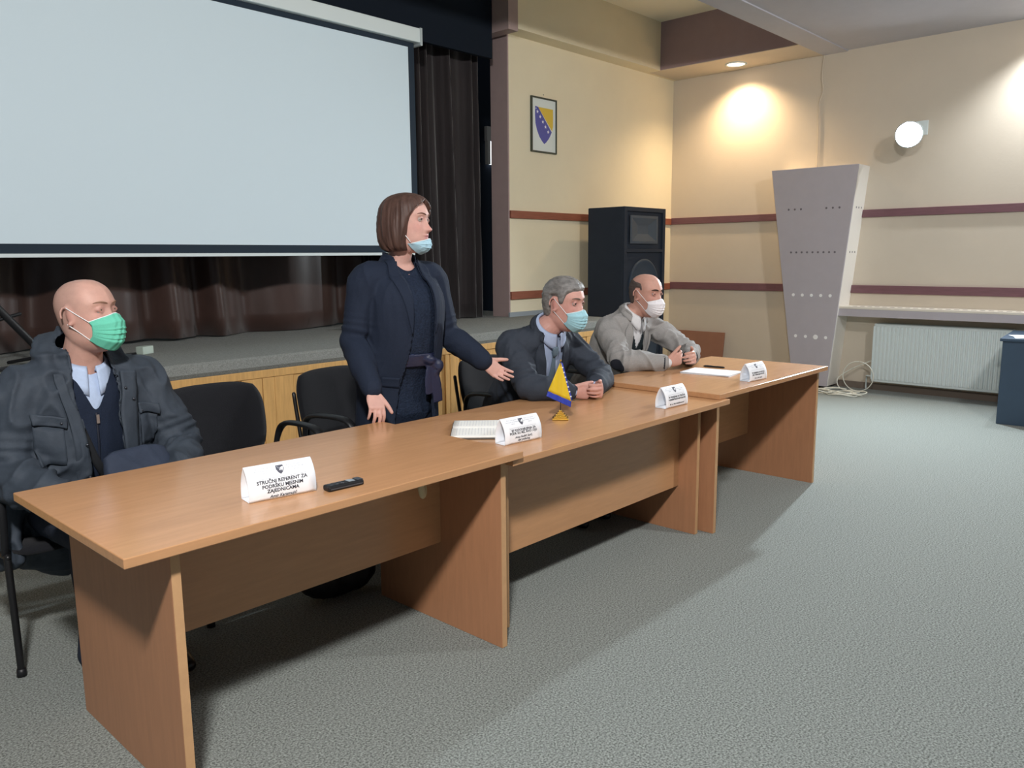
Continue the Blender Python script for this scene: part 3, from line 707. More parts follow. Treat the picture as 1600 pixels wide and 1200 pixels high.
# ---- bald man in the parka
def make_bald():
    J = dict(head=(1.085, 3.085, 1.243), neck=(1.07, 3.15, 1.060), pelvis=(1.04, 3.27, 0.55), rsho=(0.86, 3.15, 0.985), lsho=(1.285, 3.17, 0.985),
             relb=(0.775, 3.10, 0.715), rwr=(0.86, 2.86, 0.66), lelb=(1.385, 3.08, 0.715), lwr=(1.27, 2.84, 0.66),
             rhip=(0.95, 3.22, 0.53), lhip=(1.13, 3.22, 0.53), rknee=(0.93, 2.78, 0.53), lknee=(1.15, 2.78, 0.53), rank=(0.93, 2.82, 0.09), lank=(1.15, 2.82, 0.09))
    f = Figure('bald man in a dark parka and green face mask seated at the near desk', (1.04, 3.2, 0), GP, J, -60, 7, 0, 1.05, tone=srgb(198, 156, 142), skin='skin_bald', jaw=1.08, neck_r=.064, hs=1.07)
    def et(h, c, ih):
        x, y, z = h.T; k = (np.clip((z-.0)/.05, 0, 1)*np.clip((.045-x)/.03, 0, 1)+np.clip((.0-x)/.03, 0, 1)*(z > -.05))*ih
        return c*(1-np.clip(k, 0, 1)[:, None]*V(.13, .09, .08))
    f.extra_tint = et
    f.body([dict(wr=J['rwr'], d=V(.3, -1, -.25), palm=V(0, -.2, -1), side=-1, curl=(25, 30, 25)), dict(wr=J['lwr'], d=V(-.3, -1, -.25), palm=V(0, -.2, -1), side=1, curl=(25, 30, 25))])
    f.eyes((96, 92, 74)); f.brows((150, 118, 100), .0028)
    f.mask((104, 196, 170), label='mint green surgical mask')
    # trousers, sweater, parka
    tr = f.garment(lambda b: (f.legs(b, .014, .02), tube(b, [f.J['pelvis']-V(0, 0, .07), f.J['pelvis']+V(0, 0, .08)], [(.185, .14), (.18, .135)], f.L, n=6)), .009, wr=(.004, 10))
    f.put('trousers', tr, mat('navy_work_trousers', srgb(40, 46, 58), .85, .15, bump=.1, bscale=200))
    for c in 'rl': shoe(f, f.J[c+'ank'], M_shoe)
    sw = f.garment(lambda b: (f.torso(b, .016, belly=.025), f.arms(b, .010)), .008, wr=(.003, 12))
    swc = snapcut(f, sw, lambda t: np.where((t[:, 2] < 0) & (t[:, 1] < -.0), 1.0, np.abs(t[:, 0])-.50*(t[:, 1]+.138)))     # open zip neck
    f.put('sweater', swc, mat('navy_knit', srgb(34, 42, 58), .9, .12, bump=.25, bscale=350, var=.08, vscale=200))
    sh = f.garment(lambda b: f.torso(b, .006, belly=.02), .008, wr=(0, 0)); shb = bvh_of(sh)
    f.put('shirt', sh, mat('light_blue_shirt', srgb(176, 194, 222), .8, .2, var=.04, vscale=90))
    f.put_bm('shirt_collar', sheet(f.collar(.072, .096, .052, .020, .066, .20, out=.022), .003), MATS['light_blue_shirt'])
    swb = bvh_of(sw)
    zp = f.put_bm('zip', f.drape(swb, [[(-.004, -.135), (-.004, -.42)], [(.004, -.135), (.004, -.42)]], .002, .002, ns=20, nv=3), mat('navy_zip_tape', srgb(22, 28, 42), .6))
    bm = bmesh.new(); q = f.t2w(V(0, -.150, .0)); 
    r = swb.ray_cast(Vector(f.t2w(V(0, -.155, .4))), Vector(-f.Fv)); q = np.array(r[0]) if r[0] else q
    box(bm, -.005, .005, -.004, .002, -.016, .016); bmesh.ops.translate(bm, verts=bm.verts, vec=Vector(q+f.Fv*.008)); f.put_bm('zip_pull', bm, mat('silver_metal', srgb(190, 192, 196), .3, .5, metal=.9), False)
    def pk(b):
        f.torso(b, .045, low=.08, widths=(.185, .185, .20, .185), depths=(.13, .125, .125, .10), belly=.03); f.arms(b, .036, cuff=.1)
        J = f.J
        tube(b, [J['pelvis']+f.L*-.16+f.U*.10, J['pelvis']+f.L*-.24+V(0, -.02, -.02), J['pelvis']+f.L*-.265+V(0, -.05, -.19)], [(.05, .10), (.05, .12), (.03, .11)], f.L, seg=16, n=12)
        tube(b, [J['pelvis']+f.L*.17+f.U*.10, J['pelvis']+f.L*.235+V(0, -.02, -.04), J['pelvis']+f.L*.25+V(0, -.03, -.16)], [(.05, .10), (.045, .12), (.03, .10)], f.L, seg=16, n=12)
        # hood lying round the neck and back
        n = J['neck']
        tube(b, [f.t2w(V(-.115, -.06, .085)), f.t2w(V(-.125, .0, .03)), f.t2w(V(-.10, .045, -.06)), f.t2w(V(0, .055, -.115)), f.t2w(V(.10, .035, -.06)), f.t2w(V(.135, -.01, .03)), f.t2w(V(.14, -.08, .085))],
             [(.022, .022), (.035, .034), (.045, .045), (.055, .055), (.045, .045), (.035, .034), (.022, .022)], f.U, seg=16, n=40)
        tube(b, [f.t2w(V(-.07, .0, -.13)), f.t2w(V(0, -.06, -.17)), f.t2w(V(.07, .0, -.13))], [.05, .07, .05], f.U, n=14)
    pj = f.garment(pk, .008, 2, wr=(.019, 8), seed=4.2, stretch=(1, 1, .8), folds=[(f.J['relb'], f.J['relb']-f.J['rsho'], .05, .008, .12), (f.J['lelb'], f.J['lelb']-f.J['lsho'], .05, .008, .12)])
    pb = bvh_of(pj); pr = [-.08, 0, .06, .15, .3, .45, .7]
    pc = snapcut(f, pj, front_open(pr, [.075, .078, .085, .072, .075, .095, .12], [.070, .072, .080, .062, .045, .030, .03], zmax=.3, low=-1), .006)
    pc = snapcut(f, pc, neck_hole(.084, -.07, -.01), .006)
    M_parka = mat('dark_slate_parka_cloth', srgb(56, 64, 74), .7, .25, bump=.25, bscale=28, var=.10, vscale=14)
    po = f.put('parka', pc, M_parka); sd = po.modifiers.new('s', 'SOLIDIFY'); sd.thickness = .006; sd.offset = -1
    # storm flap edges, pocket flaps, placket
    f.put_bm('front_placket', f.drape(pb, [[(-.098, .0), (-.092, -.06), (-.064, -.15), (-.047, -.3), (-.034, -.45), (-.034, -.62)], [(-.128, .0), (-.125, -.06), (-.105, -.15), (-.094, -.3), (-.08, -.45), (-.08, -.62)]], .006, .007, ns=30, nv=6), M_parka)
    f.put_bm('front_placket', f.drape(pb, [[(.096, .0), (.088, -.06), (.072, -.15), (.078, -.3), (.098, -.45), (.118, -.6)], [(.155, .0), (.150, -.06), (.140, -.15), (.134, -.3), (.150, -.45), (.165, -.6)]], .008, .008, ns=30, nv=6), M_parka)
    for x0, x1, z0, z1, nm in ((-.215, -.115, -.125, -.160, 'pocket_flap'), (-.208, -.122, -.165, -.285, 'chest_pocket'), (.150, .225, -.115, -.150, 'pocket_flap'), (.152, .220, -.155, -.265, 'chest_pocket')):
        f.put_bm(nm, f.drape(pb, [[(x0, z0), (x1, z0-.006)], [(x0+.004, z1), (x1, z1-.006)]], .010 if 'flap' in nm else .005, .010 if 'flap' in nm else .008, ns=12, nv=8), M_parka)
    for lx, lz in ((-.13, -.150), (.162, -.142), (-.06, -.33), (-.062, -.22), (.10, -.05), (.125, -.09)):
        r = pb.ray_cast(Vector(f.t2w(V(lx, lz, .4))), Vector(-f.Fv))
        if r[0]:
            bm = bmesh.new(); ball(bm, np.array(r[0])+f.Fv*.016, (.0055, .0055, .0055), 10, 6); f.put_bm('snap_button', bm, mat('dark_snap', srgb(70, 74, 82), .3, .6, metal=.6))
    # satchel strap with carabiner, and the bag on the lap
    f.put_bm('strap', f.drape(swb, [[(-.07, -.20), (-.03, -.30), (.01, -.37), (.05, -.42)], [(-.045, -.18), (-.005, -.285), (.035, -.355), (.075, -.40)]], .008, .003, ns=20, nv=4), mat('black_webbing', srgb(24, 26, 30), .7))
    r = swb.ray_cast(Vector(f.t2w(V(.012, -.385, .4))), Vector(-f.Fv)); c = np.array(r[0]) if r[0] else f.t2w(V(.012, -.385, .16))
    c = c+f.Fv*.02
    pts = [c+f.L*(.011*math.cos(a))+f.U*(.024*math.sin(a)) for a in np.linspace(0, 2*math.pi, 14)]
    bm = bmesh.new(); tube(bm, pts, [.0024]*14, f.Fv, seg=8, n=40, cap=False); cb = f.put_bm('carabiner', bm, MATS['silver_metal'])
    cb['label'] = 'small silver carabiner on the strap'
    bg = bmesh.new(); tube(bg, [(0, 0, -.10), (0, 0, -.02), (0, .012, .07)], [(.13, .035), (.13, .04), (.115, .022)], (1, 0, 0), n=14, seg=24, sq=.55)
    me = remesh(bg, .007, 2); P = mv(me); setv(me, wrinkle(P, mn(me), .006, 10, 9.0))
    bag = link('satchel', me, mat('slate_satchel_cloth', srgb(50, 58, 74), .75, .2, bump=.2, bscale=40, var=.1, vscale=12), None, True)
    bag.location = (1.145, 2.885, .690); bag.rotation_euler = (rad(-14), 0, rad(8))
    tag(bag, 'dark slate cloth satchel on the lap of the bald man', 'bag')
# ---- standing woman
def make_woman():
    J = dict(head=(2.43, 2.900, 1.592), neck=(2.415, 2.955, 1.405), pelvis=(2.40, 2.97, 0.885), rsho=(2.235, 2.965, 1.345), lsho=(2.595, 2.935, 1.345),
             relb=(2.165, 2.985, 1.065), rwr=(2.078, 2.745, 0.878), lelb=(2.665, 2.900, 1.065), lwr=(2.712, 2.705, 0.945),
             rhip=(2.31, 2.97, .86), lhip=(2.49, 2.97, .86), rknee=(2.31, 2.96, .46), lknee=(2.49, 2.96, .46), rank=(2.31, 2.99, .10), lank=(2.49, 2.99, .10))
    f = Figure('standing woman in a navy blazer with brown bobbed hair and a lowered blue mask', (2.40, 2.97, 0), GP, J, -66, 2, -2, 1.0, tone=srgb(208, 164, 152), skin='skin_woman', nose=.95, jaw=1.05, neck_r=.054, hs=1.06)
    f.body([dict(wr=J['rwr'], d=V(-.20, -.60, -.77), palm=V(.10, .75, -.60), side=1, per=((24, 26, 16), (20, 28, 18), (22, 28, 18), (26, 26, 16)), spread=6, thumb=(34, 10, 8)),
            dict(wr=J['lwr'], d=V(.66, -.42, -.62), palm=V(-.55, -.62, .52), side=-1, per=((10, 12, 10), (14, 14, 10), (18, 14, 10), (22, 14, 10)), spread=7, thumb=(40, 5, 5))], .0037)
    f.eyes((64, 52, 44)); f.brows((108, 78, 66), .0024)
    f.mask((172, 208, 224), top=-.070, bot=-.135, fm=((0, .099), (.3, .104), (.6, .100), (.85, .082), (1, .055)), wm=.070, th=66, folds=(.35, .6), loops=False, label='pale blue surgical mask pulled down below the mouth')
    for sd in (-1,):
        a = f.h2w(V(.042, sd*.068, -.083)); e = f.h2w(V(-.004, sd*.078, -.02)); bm = bmesh.new(); tube(bm, [a, (a+e)/2+f.HR @ V(.002, sd*.004, 0), e], [.0016]*3, (0, 0, 1), seg=6, n=10); f.put_bm('ear_loop', bm, MATS['mask_white'])
    # bob of hair
    HZs = np.array([-.150, -.135, -.10, -.06, -.02, .02, .06, .09, .115, .130, .138])*.86+.012
    RF = np.array([.060, .072, .082, .092, .100, .106, .106, .097, .076, .048, .015])
    RB = np.array([.088, .112, .126, .132, .134, .131, .124, .110, .088, .056, .018])
    RW = np.array([.082, .100, .110, .113, .111, .106, .100, .088, .068, .044, .015])
    nz, nt = 90, 200; G = np.zeros((nz, nt, 3)); rn = random.Random(3)
    for i, z in enumerate(np.linspace(-.117, .1307, nz)):
        a_, b_, w_ = (smooth1(z, HZs, q) for q in (RF, RB, RW))
        hf, hb, hw = (smooth1(min(max(z, -.127), .119), HZ, q) for q in (HF, HB, HW))
        t0r = np.interp(z, [-.15, -.08, -.03, .03, .06, .078, .095], [80, 74, 66, 56, 42, 22, 0])     # her right (towards the camera)
        t0l = np.interp(z, [-.15, -.08, -.03, .03, .06, .080, .098], [84, 78, 64, 44, 26, 10, 0])
        for k in range(nt):
            t = -math.pi+2*math.pi*k/nt; c, s_ = math.cos(t), math.sin(t)
            r = V((a_ if c > 0 else b_)*c, w_*s_); 
            strand = .0045*noise.noise(Vector((t*16+z*6, z*3, 1.3)))+.0060*noise.noise(Vector((t*6+z*3, z*5, 4.0)))+.0014*noise.noise(Vector((t*45+z*8, z*2, 2)))
            r = r*(1+strand/.1)
            inn = V((hf if c > 0 else hb)*c, hw*s_)*.80
            t0 = t0r if t < 0 else t0l; deg = abs(math.degrees(t))
            m_ = 1.0 if t0 <= 0 else min(1, max(0, (deg-t0+5)/7))
            m_ = m_*m_*(3-2*m_)
            if z < -.10: m_ *= 1.0
            q = inn*(1-m_)+r*m_
            sway = -.012*gauss(z+.15, .05)*(1 if c < 0 else 0)
            G[i, k] = (q[0]-.004+sway*0, q[1], z+max(0, 1-i/22)*(.022*noise.noise(Vector((t*5, 0, 7)))+.010*noise.noise(Vector((t*17, 0, 3)))))
    bm = bmesh.new(); grid_to_bm(bm, f.h2w(G.reshape(-1, 3)).reshape(G.shape)); hm = remesh(bm, .0042, 1, .4)
    ho = f.put('hair', hm, mat('brown_hair', srgb(78, 57, 50), .55, .35, bump=.35, bscale=45, var=.28, vscale=55, stretch=(1, 1, .06), detail=3))
    # trousers, shoes
    tr = f.garment(lambda b: (f.legs(b, .035, -.03), f.torso(b, .012, widths=(.175, .15, .1, .1))), .010, wr=(.004, 10))
    t = f.w2t(mv(tr)); tr = cut(tr, t[:, 1] < -.36); f.put('trousers', tr, mat('dark_navy_trousers', srgb(26, 32, 46), .85, .15, bump=.1, bscale=200))
    for c in 'rl': shoe(f, f.J[c+'ank'], M_shoe)
    bl = f.garment(lambda b: (f.torso(b, .014, low=.10, widths=(.18, .155, .16, .150), depths=(.135, .125, .125, .09), bust=.028, belly=.02), f.arms(b, .008, to_wrist=False)), .0075, wr=(.004, 8))
    blb = bvh_of(bl)
    f.put('blouse', snapcut(f, bl, neck_hole(.072, -.05, .012)), mat('navy_lace_blouse', srgb(30, 40, 58), .8, .2, bump=.5, bscale=120, var=.3, vscale=90))
    # gathered sash at the waist
    sb = bmesh.new()
    for z0, k_ in ((-.405, 1.0), (-.420, 1.0), (-.435, 1.0), (-.450, 1.0)):
        pts = []
        for a in np.linspace(-.75, .85, 16):
            r = blb.ray_cast(Vector(f.t2w(V(math.sin(a)*.5, z0, math.cos(a)*.5))), Vector(nrm(-(f.L*math.sin(a)+f.Fv*math.cos(a)))))
            if r[0]: pts.append(np.array(r[0])+(f.L*math.sin(a)+f.Fv*math.cos(a))*.006)
        tube(sb, pts, [(.010, .007)]*len(pts), f.U, seg=8, n=50)
    kn = f.t2w(V(.055, -.43, .178))
    tube(sb, [kn+V(-.03, 0, .01), kn, kn+V(.03, 0, .0)], [.014, .024, .014], f.U, n=10)
    tube(sb, [kn, kn+f.L*.055+f.U*-.03+f.Fv*.01, kn+f.L*.03+f.U*-.075], [(.012, .008), (.03, .01), (.010, .006)], f.L, n=12)
    tube(sb, [kn, kn+f.L*.035+f.U*-.09, kn+f.L*.055+f.U*-.20], [(.012, .008), (.028, .008), (.03, .004)], f.L, n=14)
    tube(sb, [kn, kn+f.L*-.005+f.U*-.08, kn+f.L*-.005+f.U*-.16], [(.012, .008), (.022, .007), (.022, .004)], f.L, n=14)
    f.put('sash', remesh(sb, .0055, 2), mat('navy_satin', srgb(34, 40, 66), .4, .5, bump=.2, bscale=40))
    def jk(b):
        f.torso(b, .026, low=.17, widths=(.19, .165, .17, .158), depths=(.145, .13, .13, .095), bust=.030, belly=.02); f.arms(b, .021, cuff=.03)
        for c in 'lr': ball(b, f.J[c+'sho']+V(0, 0, .012), (.07, .065, .06))
    jj = f.garment(jk, .0065, 3, wr=(.009, 6), seed=2.2, stretch=(1, 1, .35), folds=[(f.J['relb'], f.J['relb']-f.J['rsho'], .045, .005, .09), (f.J['lelb'], f.J['lelb']-f.J['lsho'], .045, .005, .09)])
    jb = bvh_of(jj); prof = [-.02, .03, .1, .2, .3, .4, .5, .7]; wv = [.060, .060, .060, .062, .064, .072, .085, .11]
    jc = snapcut(f, jj, (lambda a, b: lambda t: np.minimum(a(t), b(t)))(front_open(prof, wv, wv, zmax=.26, low=-1), neck_hole(.076, -.045)))
    M_bz = mat('navy_blazer_cloth', srgb(34, 42, 58), .82, .18, bump=.15, bscale=300, var=.06, vscale=120)
    jo = f.put('blazer', jc, M_bz); sd = jo.modifiers.new('s', 'SOLIDIFY'); sd.thickness = .004; sd.offset = -1
    for sg in (-1, 1):
        inn = [(sg*.066, .0), (sg*.060, -.05), (sg*.060, -.12), (sg*.061, -.22), (sg*.063, -.30)]
        out = [(sg*.100, -.005), (sg*.118, -.06), (sg*.108, -.12), (sg*.088, -.22), (sg*.066, -.302)]
        f.put_bm('lapel', f.drape(jb, [inn, out], .006, .004, ns=34, nv=7), M_bz)
        f.put_bm('blazer_collar', f.drape(jb, [[(sg*.064, .030), (sg*.060, -.01), (sg*.062, -.045)], [(sg*.092, .018), (sg*.110, -.02), (sg*.112, -.052)]], .010, .004, ns=14, nv=6), M_bz)
    P = f.collar(.072, .092, .040, .012, .0, .75); f.put_bm('blazer_collar', sheet(P, .004), M_bz)
    f.put_bm('pocket_flap', f.drape(jb, [[(-.165, -.50), (-.095, -.505)], [(-.165, -.545), (-.095, -.552)]], .004, .004, ns=12, nv=6), M_bz)
# ---- grey haired man in the dark suit
def hair_cap(f, fn, m, lift=.012, nm='hair', vox=.0045, seed=0):
    def off(P):
        x, y, z = P[..., 0], P[..., 1], P[..., 2]; k = fn(x, y, z); th = -.006+k*(lift+.006)
        R = np.stack([x+.005, y, np.where(z > 0, z, z*.25)], -1); R /= np.maximum(1e-6, np.linalg.norm(R, axis=-1, keepdims=True))
        for i in range(P.shape[0]):
            for j in range(P.shape[1]):
                if k[i, j] > .02: th[i, j] += k[i, j]*(.0045*noise.noise(Vector((P[i, j, 0]*22, P[i, j, 1]*75, P[i, j, 2]*75+seed)))+.002*noise.noise(Vector((P[i, j, 0]*60, P[i, j, 1]*180, P[i, j, 2]*180))))
        return P+R*th[..., None]
    G = head_grid(100, 150, off=off, face=False); bm = bmesh.new(); grid_to_bm(bm, f.h2w(G.reshape(-1, 3)).reshape(G.shape))
    return f.put(nm, remesh(bm, vox, 1, .3), m)
def make_suit():
    J = dict(head=(3.275, 2.660, 1.190), neck=(3.235, 2.765, 1.040), pelvis=(3.36, 3.10, 0.55), rsho=(3.045, 2.83, .980), lsho=(3.46, 2.80, .980),
             relb=(2.985, 2.665, .790), rwr=(3.105, 2.485, .770), lelb=(3.52, 2.60, .790), lwr=(3.265, 2.445, .775),
             rhip=(3.27, 3.08, .53), lhip=(3.45, 3.08, .53), rknee=(3.26, 2.66, .53), lknee=(3.46, 2.66, .53), rank=(3.26, 2.70, .09), lank=(3.46, 2.70, .09))
    f = Figure('grey haired man in a dark suit leaning on the middle desk with clasped hands', (3.36, 3.10, 0), GP, J, -84, -4, 0, 1.05, tone=srgb(204, 156, 144), skin='skin_suit', jaw=1.05, neck_r=.062, hs=1.10)
    f.body([dict(wr=J['rwr'], d=V(.75, -.55, -.05), palm=V(.45, .75, .0), side=1, per=((55, 45, 25), (58, 48, 25), (60, 48, 25), (62, 48, 25)), spread=1, thumb=(20, 22, 18)),
            dict(wr=J['lwr'], d=V(-.55, -.75, -.02), palm=V(-.75, .40, .0), side=-1, per=((50, 50, 30), (52, 50, 30), (54, 50, 30), (56, 50, 30)), spread=1, thumb=(24, 18, 18))], .0042)
    f.eyes((58, 48, 42)); f.brows((110, 96, 88), .0034); f.mask((158, 204, 216), top=-.016, label='pale blue surgical mask')
    def fn(x, y, z):
        ay = np.abs(y); line = np.interp(x, [-.1, -.05, -.034, -.024, .008, .018, .034, .05, .07, .09], [-.075, -.062, -.045, .036, .038, .002, .004, .050, .064, .066])
        return np.clip((z-line)/.010, 0, 1)*np.where((x > .02) & (ay > .0) & (z < .04), np.clip((ay-.05)/.01, 0, 1), 1)
    hair_cap(f, fn, mat('grey_hair', srgb(120, 118, 116), .5, .4, bump=.5, bscale=60, var=.35, vscale=60, stretch=(.5, .5, 1), detail=3), .013)
    tr = f.garment(lambda b: (f.legs(b, .014, .02), tube(b, [f.J['pelvis']-V(0, 0, .07), f.J['pelvis']+V(0, 0, .08)], [(.18, .13), (.175, .125)], f.L, n=6)), .010, wr=(.003, 10))
    M_st = mat('charcoal_suit_cloth', srgb(54, 60, 70), .8, .2, bump=.12, bscale=300, var=.05, vscale=100)
    f.put('trousers', tr, M_st)
    for c in 'rl': shoe(f, f.J[c+'ank'], M_shoe)
    sh = f.garment(lambda b: (f.torso(b, .008), f.arms(b, .008)), .0075, wr=(.002, 9)); shb = bvh_of(sh)
    f.put('shirt', sh, mat('pale_blue_shirt', srgb(178, 194, 224), .75, .2, var=.03, vscale=90))
    f.put_bm('shirt_collar', sheet(f.collar(.069, .090, .050, .018, .045, .16, out=.016, c=f.J['neck']+(f.h2w(V(-.022, 0, -.055))-f.J['neck'])*.30), .003), MATS['pale_blue_shirt'])
    M_tie = mat('grey_blue_tie', srgb(104, 122, 136), .5, .4, bump=.2, bscale=200)
    f.put_bm('tie', f.drape(shb, [[(-.014, -.045), (-.010, -.075), (-.022, -.2), (-.034, -.40)], [(.014, -.045), (.010, -.075), (.022, -.2), (.034, -.40)]], .010, .004, ns=26, nv=7), M_tie)
    bm = bmesh.new(); tube(bm, [f.t2w(V(0, -.02, .112)), f.t2w(V(0, -.052, .122)), f.t2w(V(0, -.068, .122))], [(.021, .011), (.017, .011), (.009, .007)], f.L, n=9, seg=12); f.put_bm('tie_knot', bm, M_tie)
    def jk(b):
        f.torso(b, .024, low=.08, widths=(.175, .165, .178, .175), depths=(.125, .118, .122, .098)); f.arms(b, .023, cuff=.08)
        for c in 'lr': ball(b, f.J[c+'sho']+V(0, 0, .012), (.072, .068, .058))
    jj = f.garment(jk, .0068, 3, wr=(.012, 9), seed=6.1, stretch=(1, 1, .5), folds=[(f.J['relb'], f.J['relb']-f.J['rsho'], .05, .007, .11), (f.J['lelb'], f.J['lelb']-f.J['lsho'], .05, .007, .11)])
    jb = bvh_of(jj); prof = [-.02, .02, .08, .2, .34, .5]; wv = [.060, .062, .062, .048, .024, .03]
    jc = snapcut(f, jj, (lambda a, b: lambda t: np.minimum(a(t), b(t)))(front_open(prof, wv, wv, zmax=.19, low=-.38), neck_hole(.078, -.045)))
    jo = f.put('suit_jacket', jc, M_st); sd = jo.modifiers.new('s', 'SOLIDIFY'); sd.thickness = .004; sd.offset = -1
    for sg in (-1, 1):
        f.put_bm('lapel', f.drape(jb, [[(sg*.063, .0), (sg*.062, -.06), (sg*.050, -.18), (sg*.026, -.33)], [(sg*.098, -.005), (sg*.118, -.07), (sg*.094, -.2), (sg*.030, -.335)]], .006, .004, ns=30, nv=7), M_st)
    f.put_bm('jacket_collar', sheet(f.collar(.075, .100, .050, .006, .0, .95, c=f.J['neck']+(f.h2w(V(-.022, 0, -.055))-f.J['neck'])*.22), .005), M_st)
# ---- man in the light grey blazer
def make_grey():
    J = dict(head=(4.370, 2.880, 1.188), neck=(4.315, 2.965, 1.042), pelvis=(4.28, 3.20, 0.55), rsho=(4.115, 2.99, .982), lsho=(4.53, 2.945, .982),
             relb=(3.985, 2.80, .812), rwr=(4.150, 2.585, .798), lelb=(4.60, 2.70, .818), lwr=(4.365, 2.545, .815),
             rhip=(4.19, 3.17, .53), lhip=(4.37, 3.17, .53), rknee=(4.18, 2.74, .53), lknee=(4.38, 2.74, .53), rank=(4.18, 2.78, .09), lank=(4.38, 2.78, .09))
    f = Figure('man in a light grey blazer and white face mask seated at the far desk', (4.28, 3.20, 0), GP, J, -92, -3, 0, 1.05, tone=srgb(196, 150, 134), skin='skin_grey', neck_r=.060, hs=1.10)
    f.body([dict(wr=J['rwr'], d=V(.72, -.50, .22), palm=V(.40, .70, .1), side=1, per=((38, 40, 20), (46, 44, 22), (52, 46, 24), (58, 46, 24)), spread=3, thumb=(34, 12, 10)),
            dict(wr=J['lwr'], d=V(-.62, -.62, .10), palm=V(-.65, .45, -.1), side=-1, per=((34, 36, 22), (42, 42, 24), (48, 44, 26), (52, 46, 26)), spread=3, thumb=(30, 14, 12))], .0042)
    f.eyes((40, 32, 28)); f.brows((52, 42, 38), .0040); f.mask((232, 230, 234), top=-.014, label='white face mask')
    def fn(x, y, z):
        ay = np.abs(y); line = np.interp(x, [-.1, -.05, -.034, -.024, .008, .018, .03], [-.075, -.062, -.045, .036, .038, .004, .006])
        side = np.clip((z-line)/.012, 0, 1)*np.clip((.034-x-.25*np.clip(z-.03, 0, 1))/.020, 0, 1)
        bald = np.clip((z-.062-.30*np.clip(-.0-x, 0, .1))/.020, 0, 1)
        return side*(1-bald)
    hair_cap(f, fn, mat('short_dark_hair', srgb(88, 78, 74), .7, .2, bump=.4, bscale=250, var=.25, vscale=150), .0035, vox=.004)
    tr = f.garment(lambda b: (f.legs(b, .014, .02), tube(b, [f.J['pelvis']-V(0, 0, .07), f.J['pelvis']+V(0, 0, .08)], [(.18, .13), (.175, .125)], f.L, n=6)), .010, wr=(.003, 10))
    f.put('trousers', tr, mat('dark_trousers', srgb(36, 38, 46), .85, .15))
    for c in 'rl': shoe(f, f.J[c+'ank'], M_shoe)
    sh = f.garment(lambda b: (f.torso(b, .006), f.arms(b, .008)), .0075, wr=(.002, 9)); shb = bvh_of(sh)
    f.put('shirt', sh, mat('off_white_shirt', srgb(214, 214, 216), .75, .2, var=.03, vscale=90))
    f.put_bm('shirt_collar', sheet(f.collar(.067, .090, .050, .016, .055, .18, out=.018, c=f.J['neck']+(f.h2w(V(-.022, 0, -.055))-f.J['neck'])*.30), .003), MATS['off_white_shirt'])
    sw = f.garment(lambda b: f.torso(b, .013), .0075, wr=(.002, 9)); t = f.w2t(mv(sw))
    v = ((np.abs(t[:, 0]) < .055+.5*(t[:, 1]+.03)) & (t[:, 2] > 0)) | (t[:, 1] > -.035)
    f.put('jumper', cut(sw, ~v), mat('dark_green_knit', srgb(36, 44, 48), .9, .12, bump=.3, bscale=300))
    M_bl = mat('light_grey_blazer_cloth', srgb(150, 148, 146), .85, .15, bump=.2, bscale=300, var=.08, vscale=160)
    def jk(b):
        f.torso(b, .024, low=.08, widths=(.175, .165, .178, .175), depths=(.125, .118, .122, .098)); f.arms(b, .023, cuff=.08)
        for c in 'lr': ball(b, f.J[c+'sho']+V(0, 0, .012), (.072, .068, .058))
    jj = f.garment(jk, .0068, 3, wr=(.015, 9), seed=8.4, stretch=(1, 1, .5), folds=[(f.J['relb'], f.J['relb']-f.J['rsho'], .05, .007, .11), (f.J['lelb'], f.J['lelb']-f.J['lsho'], .05, .007, .11)])
    jb = bvh_of(jj); prof = [-.02, .02, .08, .2, .34, .5]; wv = [.060, .062, .066, .058, .045, .05]
    jc = snapcut(f, jj, (lambda a, b: lambda t: np.minimum(a(t), b(t)))(front_open(prof, wv, wv, zmax=.19, low=-.38), neck_hole(.078, -.045)))
    jo = f.put('blazer', jc, M_bl); sd = jo.modifiers.new('s', 'SOLIDIFY'); sd.thickness = .004; sd.offset = -1
    for sg in (-1, 1):
        f.put_bm('lapel', f.drape(jb, [[(sg*.063, .0), (sg*.066, -.07), (sg*.058, -.2), (sg*.046, -.33)], [(sg*.098, -.005), (sg*.120, -.07), (sg*.098, -.2), (sg*.050, -.335)]], .006, .004, ns=30, nv=7), M_bl)
    f.put_bm('blazer_collar', sheet(f.collar(.075, .100, .050, .006, .0, .95, c=f.J['neck']+(f.h2w(V(-.022, 0, -.055))-f.J['neck'])*.22), .005), M_bl)
    # dark elbow patch, dark cuff lining
    e = f.J['relb']; pts = []; n = 13; G = np.zeros((n, n, 3)); dv = nrm(f.J['rwr']-f.J['rsho']); nn = nrm((f.J['relb']-(f.J['rsho']+f.J['rwr'])/2)+V(-.02, -.06, 0)); up = np.cross(nn, dv)
    for i in range(n):
        for j in range(n):
            u, v_ = -1+2*i/(n-1), -1+2*j/(n-1); uu, vv = u*math.sqrt(1-v_*v_/2), v_*math.sqrt(1-u*u/2)
            o = e+dv*uu*.050+up*vv*.036+nn*.2; r = jb.ray_cast(Vector(o), Vector(-nn)); G[i, j] = np.array(r[0])+nn*.004 if r[0] else o-nn*.14
    f.put_bm('elbow_patch', sheet(G, .003), mat('dark_suede_patch', srgb(44, 46, 54), .9, .1))
    for c in 'rl':
        a, b_ = f.J[c+'elb'], f.J[c+'wr']; d = nrm(b_-a); bm = bmesh.new(); tube(bm, [b_-d*.030, b_-d*.008], [.047, .046], f.U, n=4, seg=20, cap=False); f.put_bm('cuff_lining', bm, mat('dark_lining', srgb(40, 42, 50), .7))
make_bald(); make_woman(); make_suit(); make_grey()

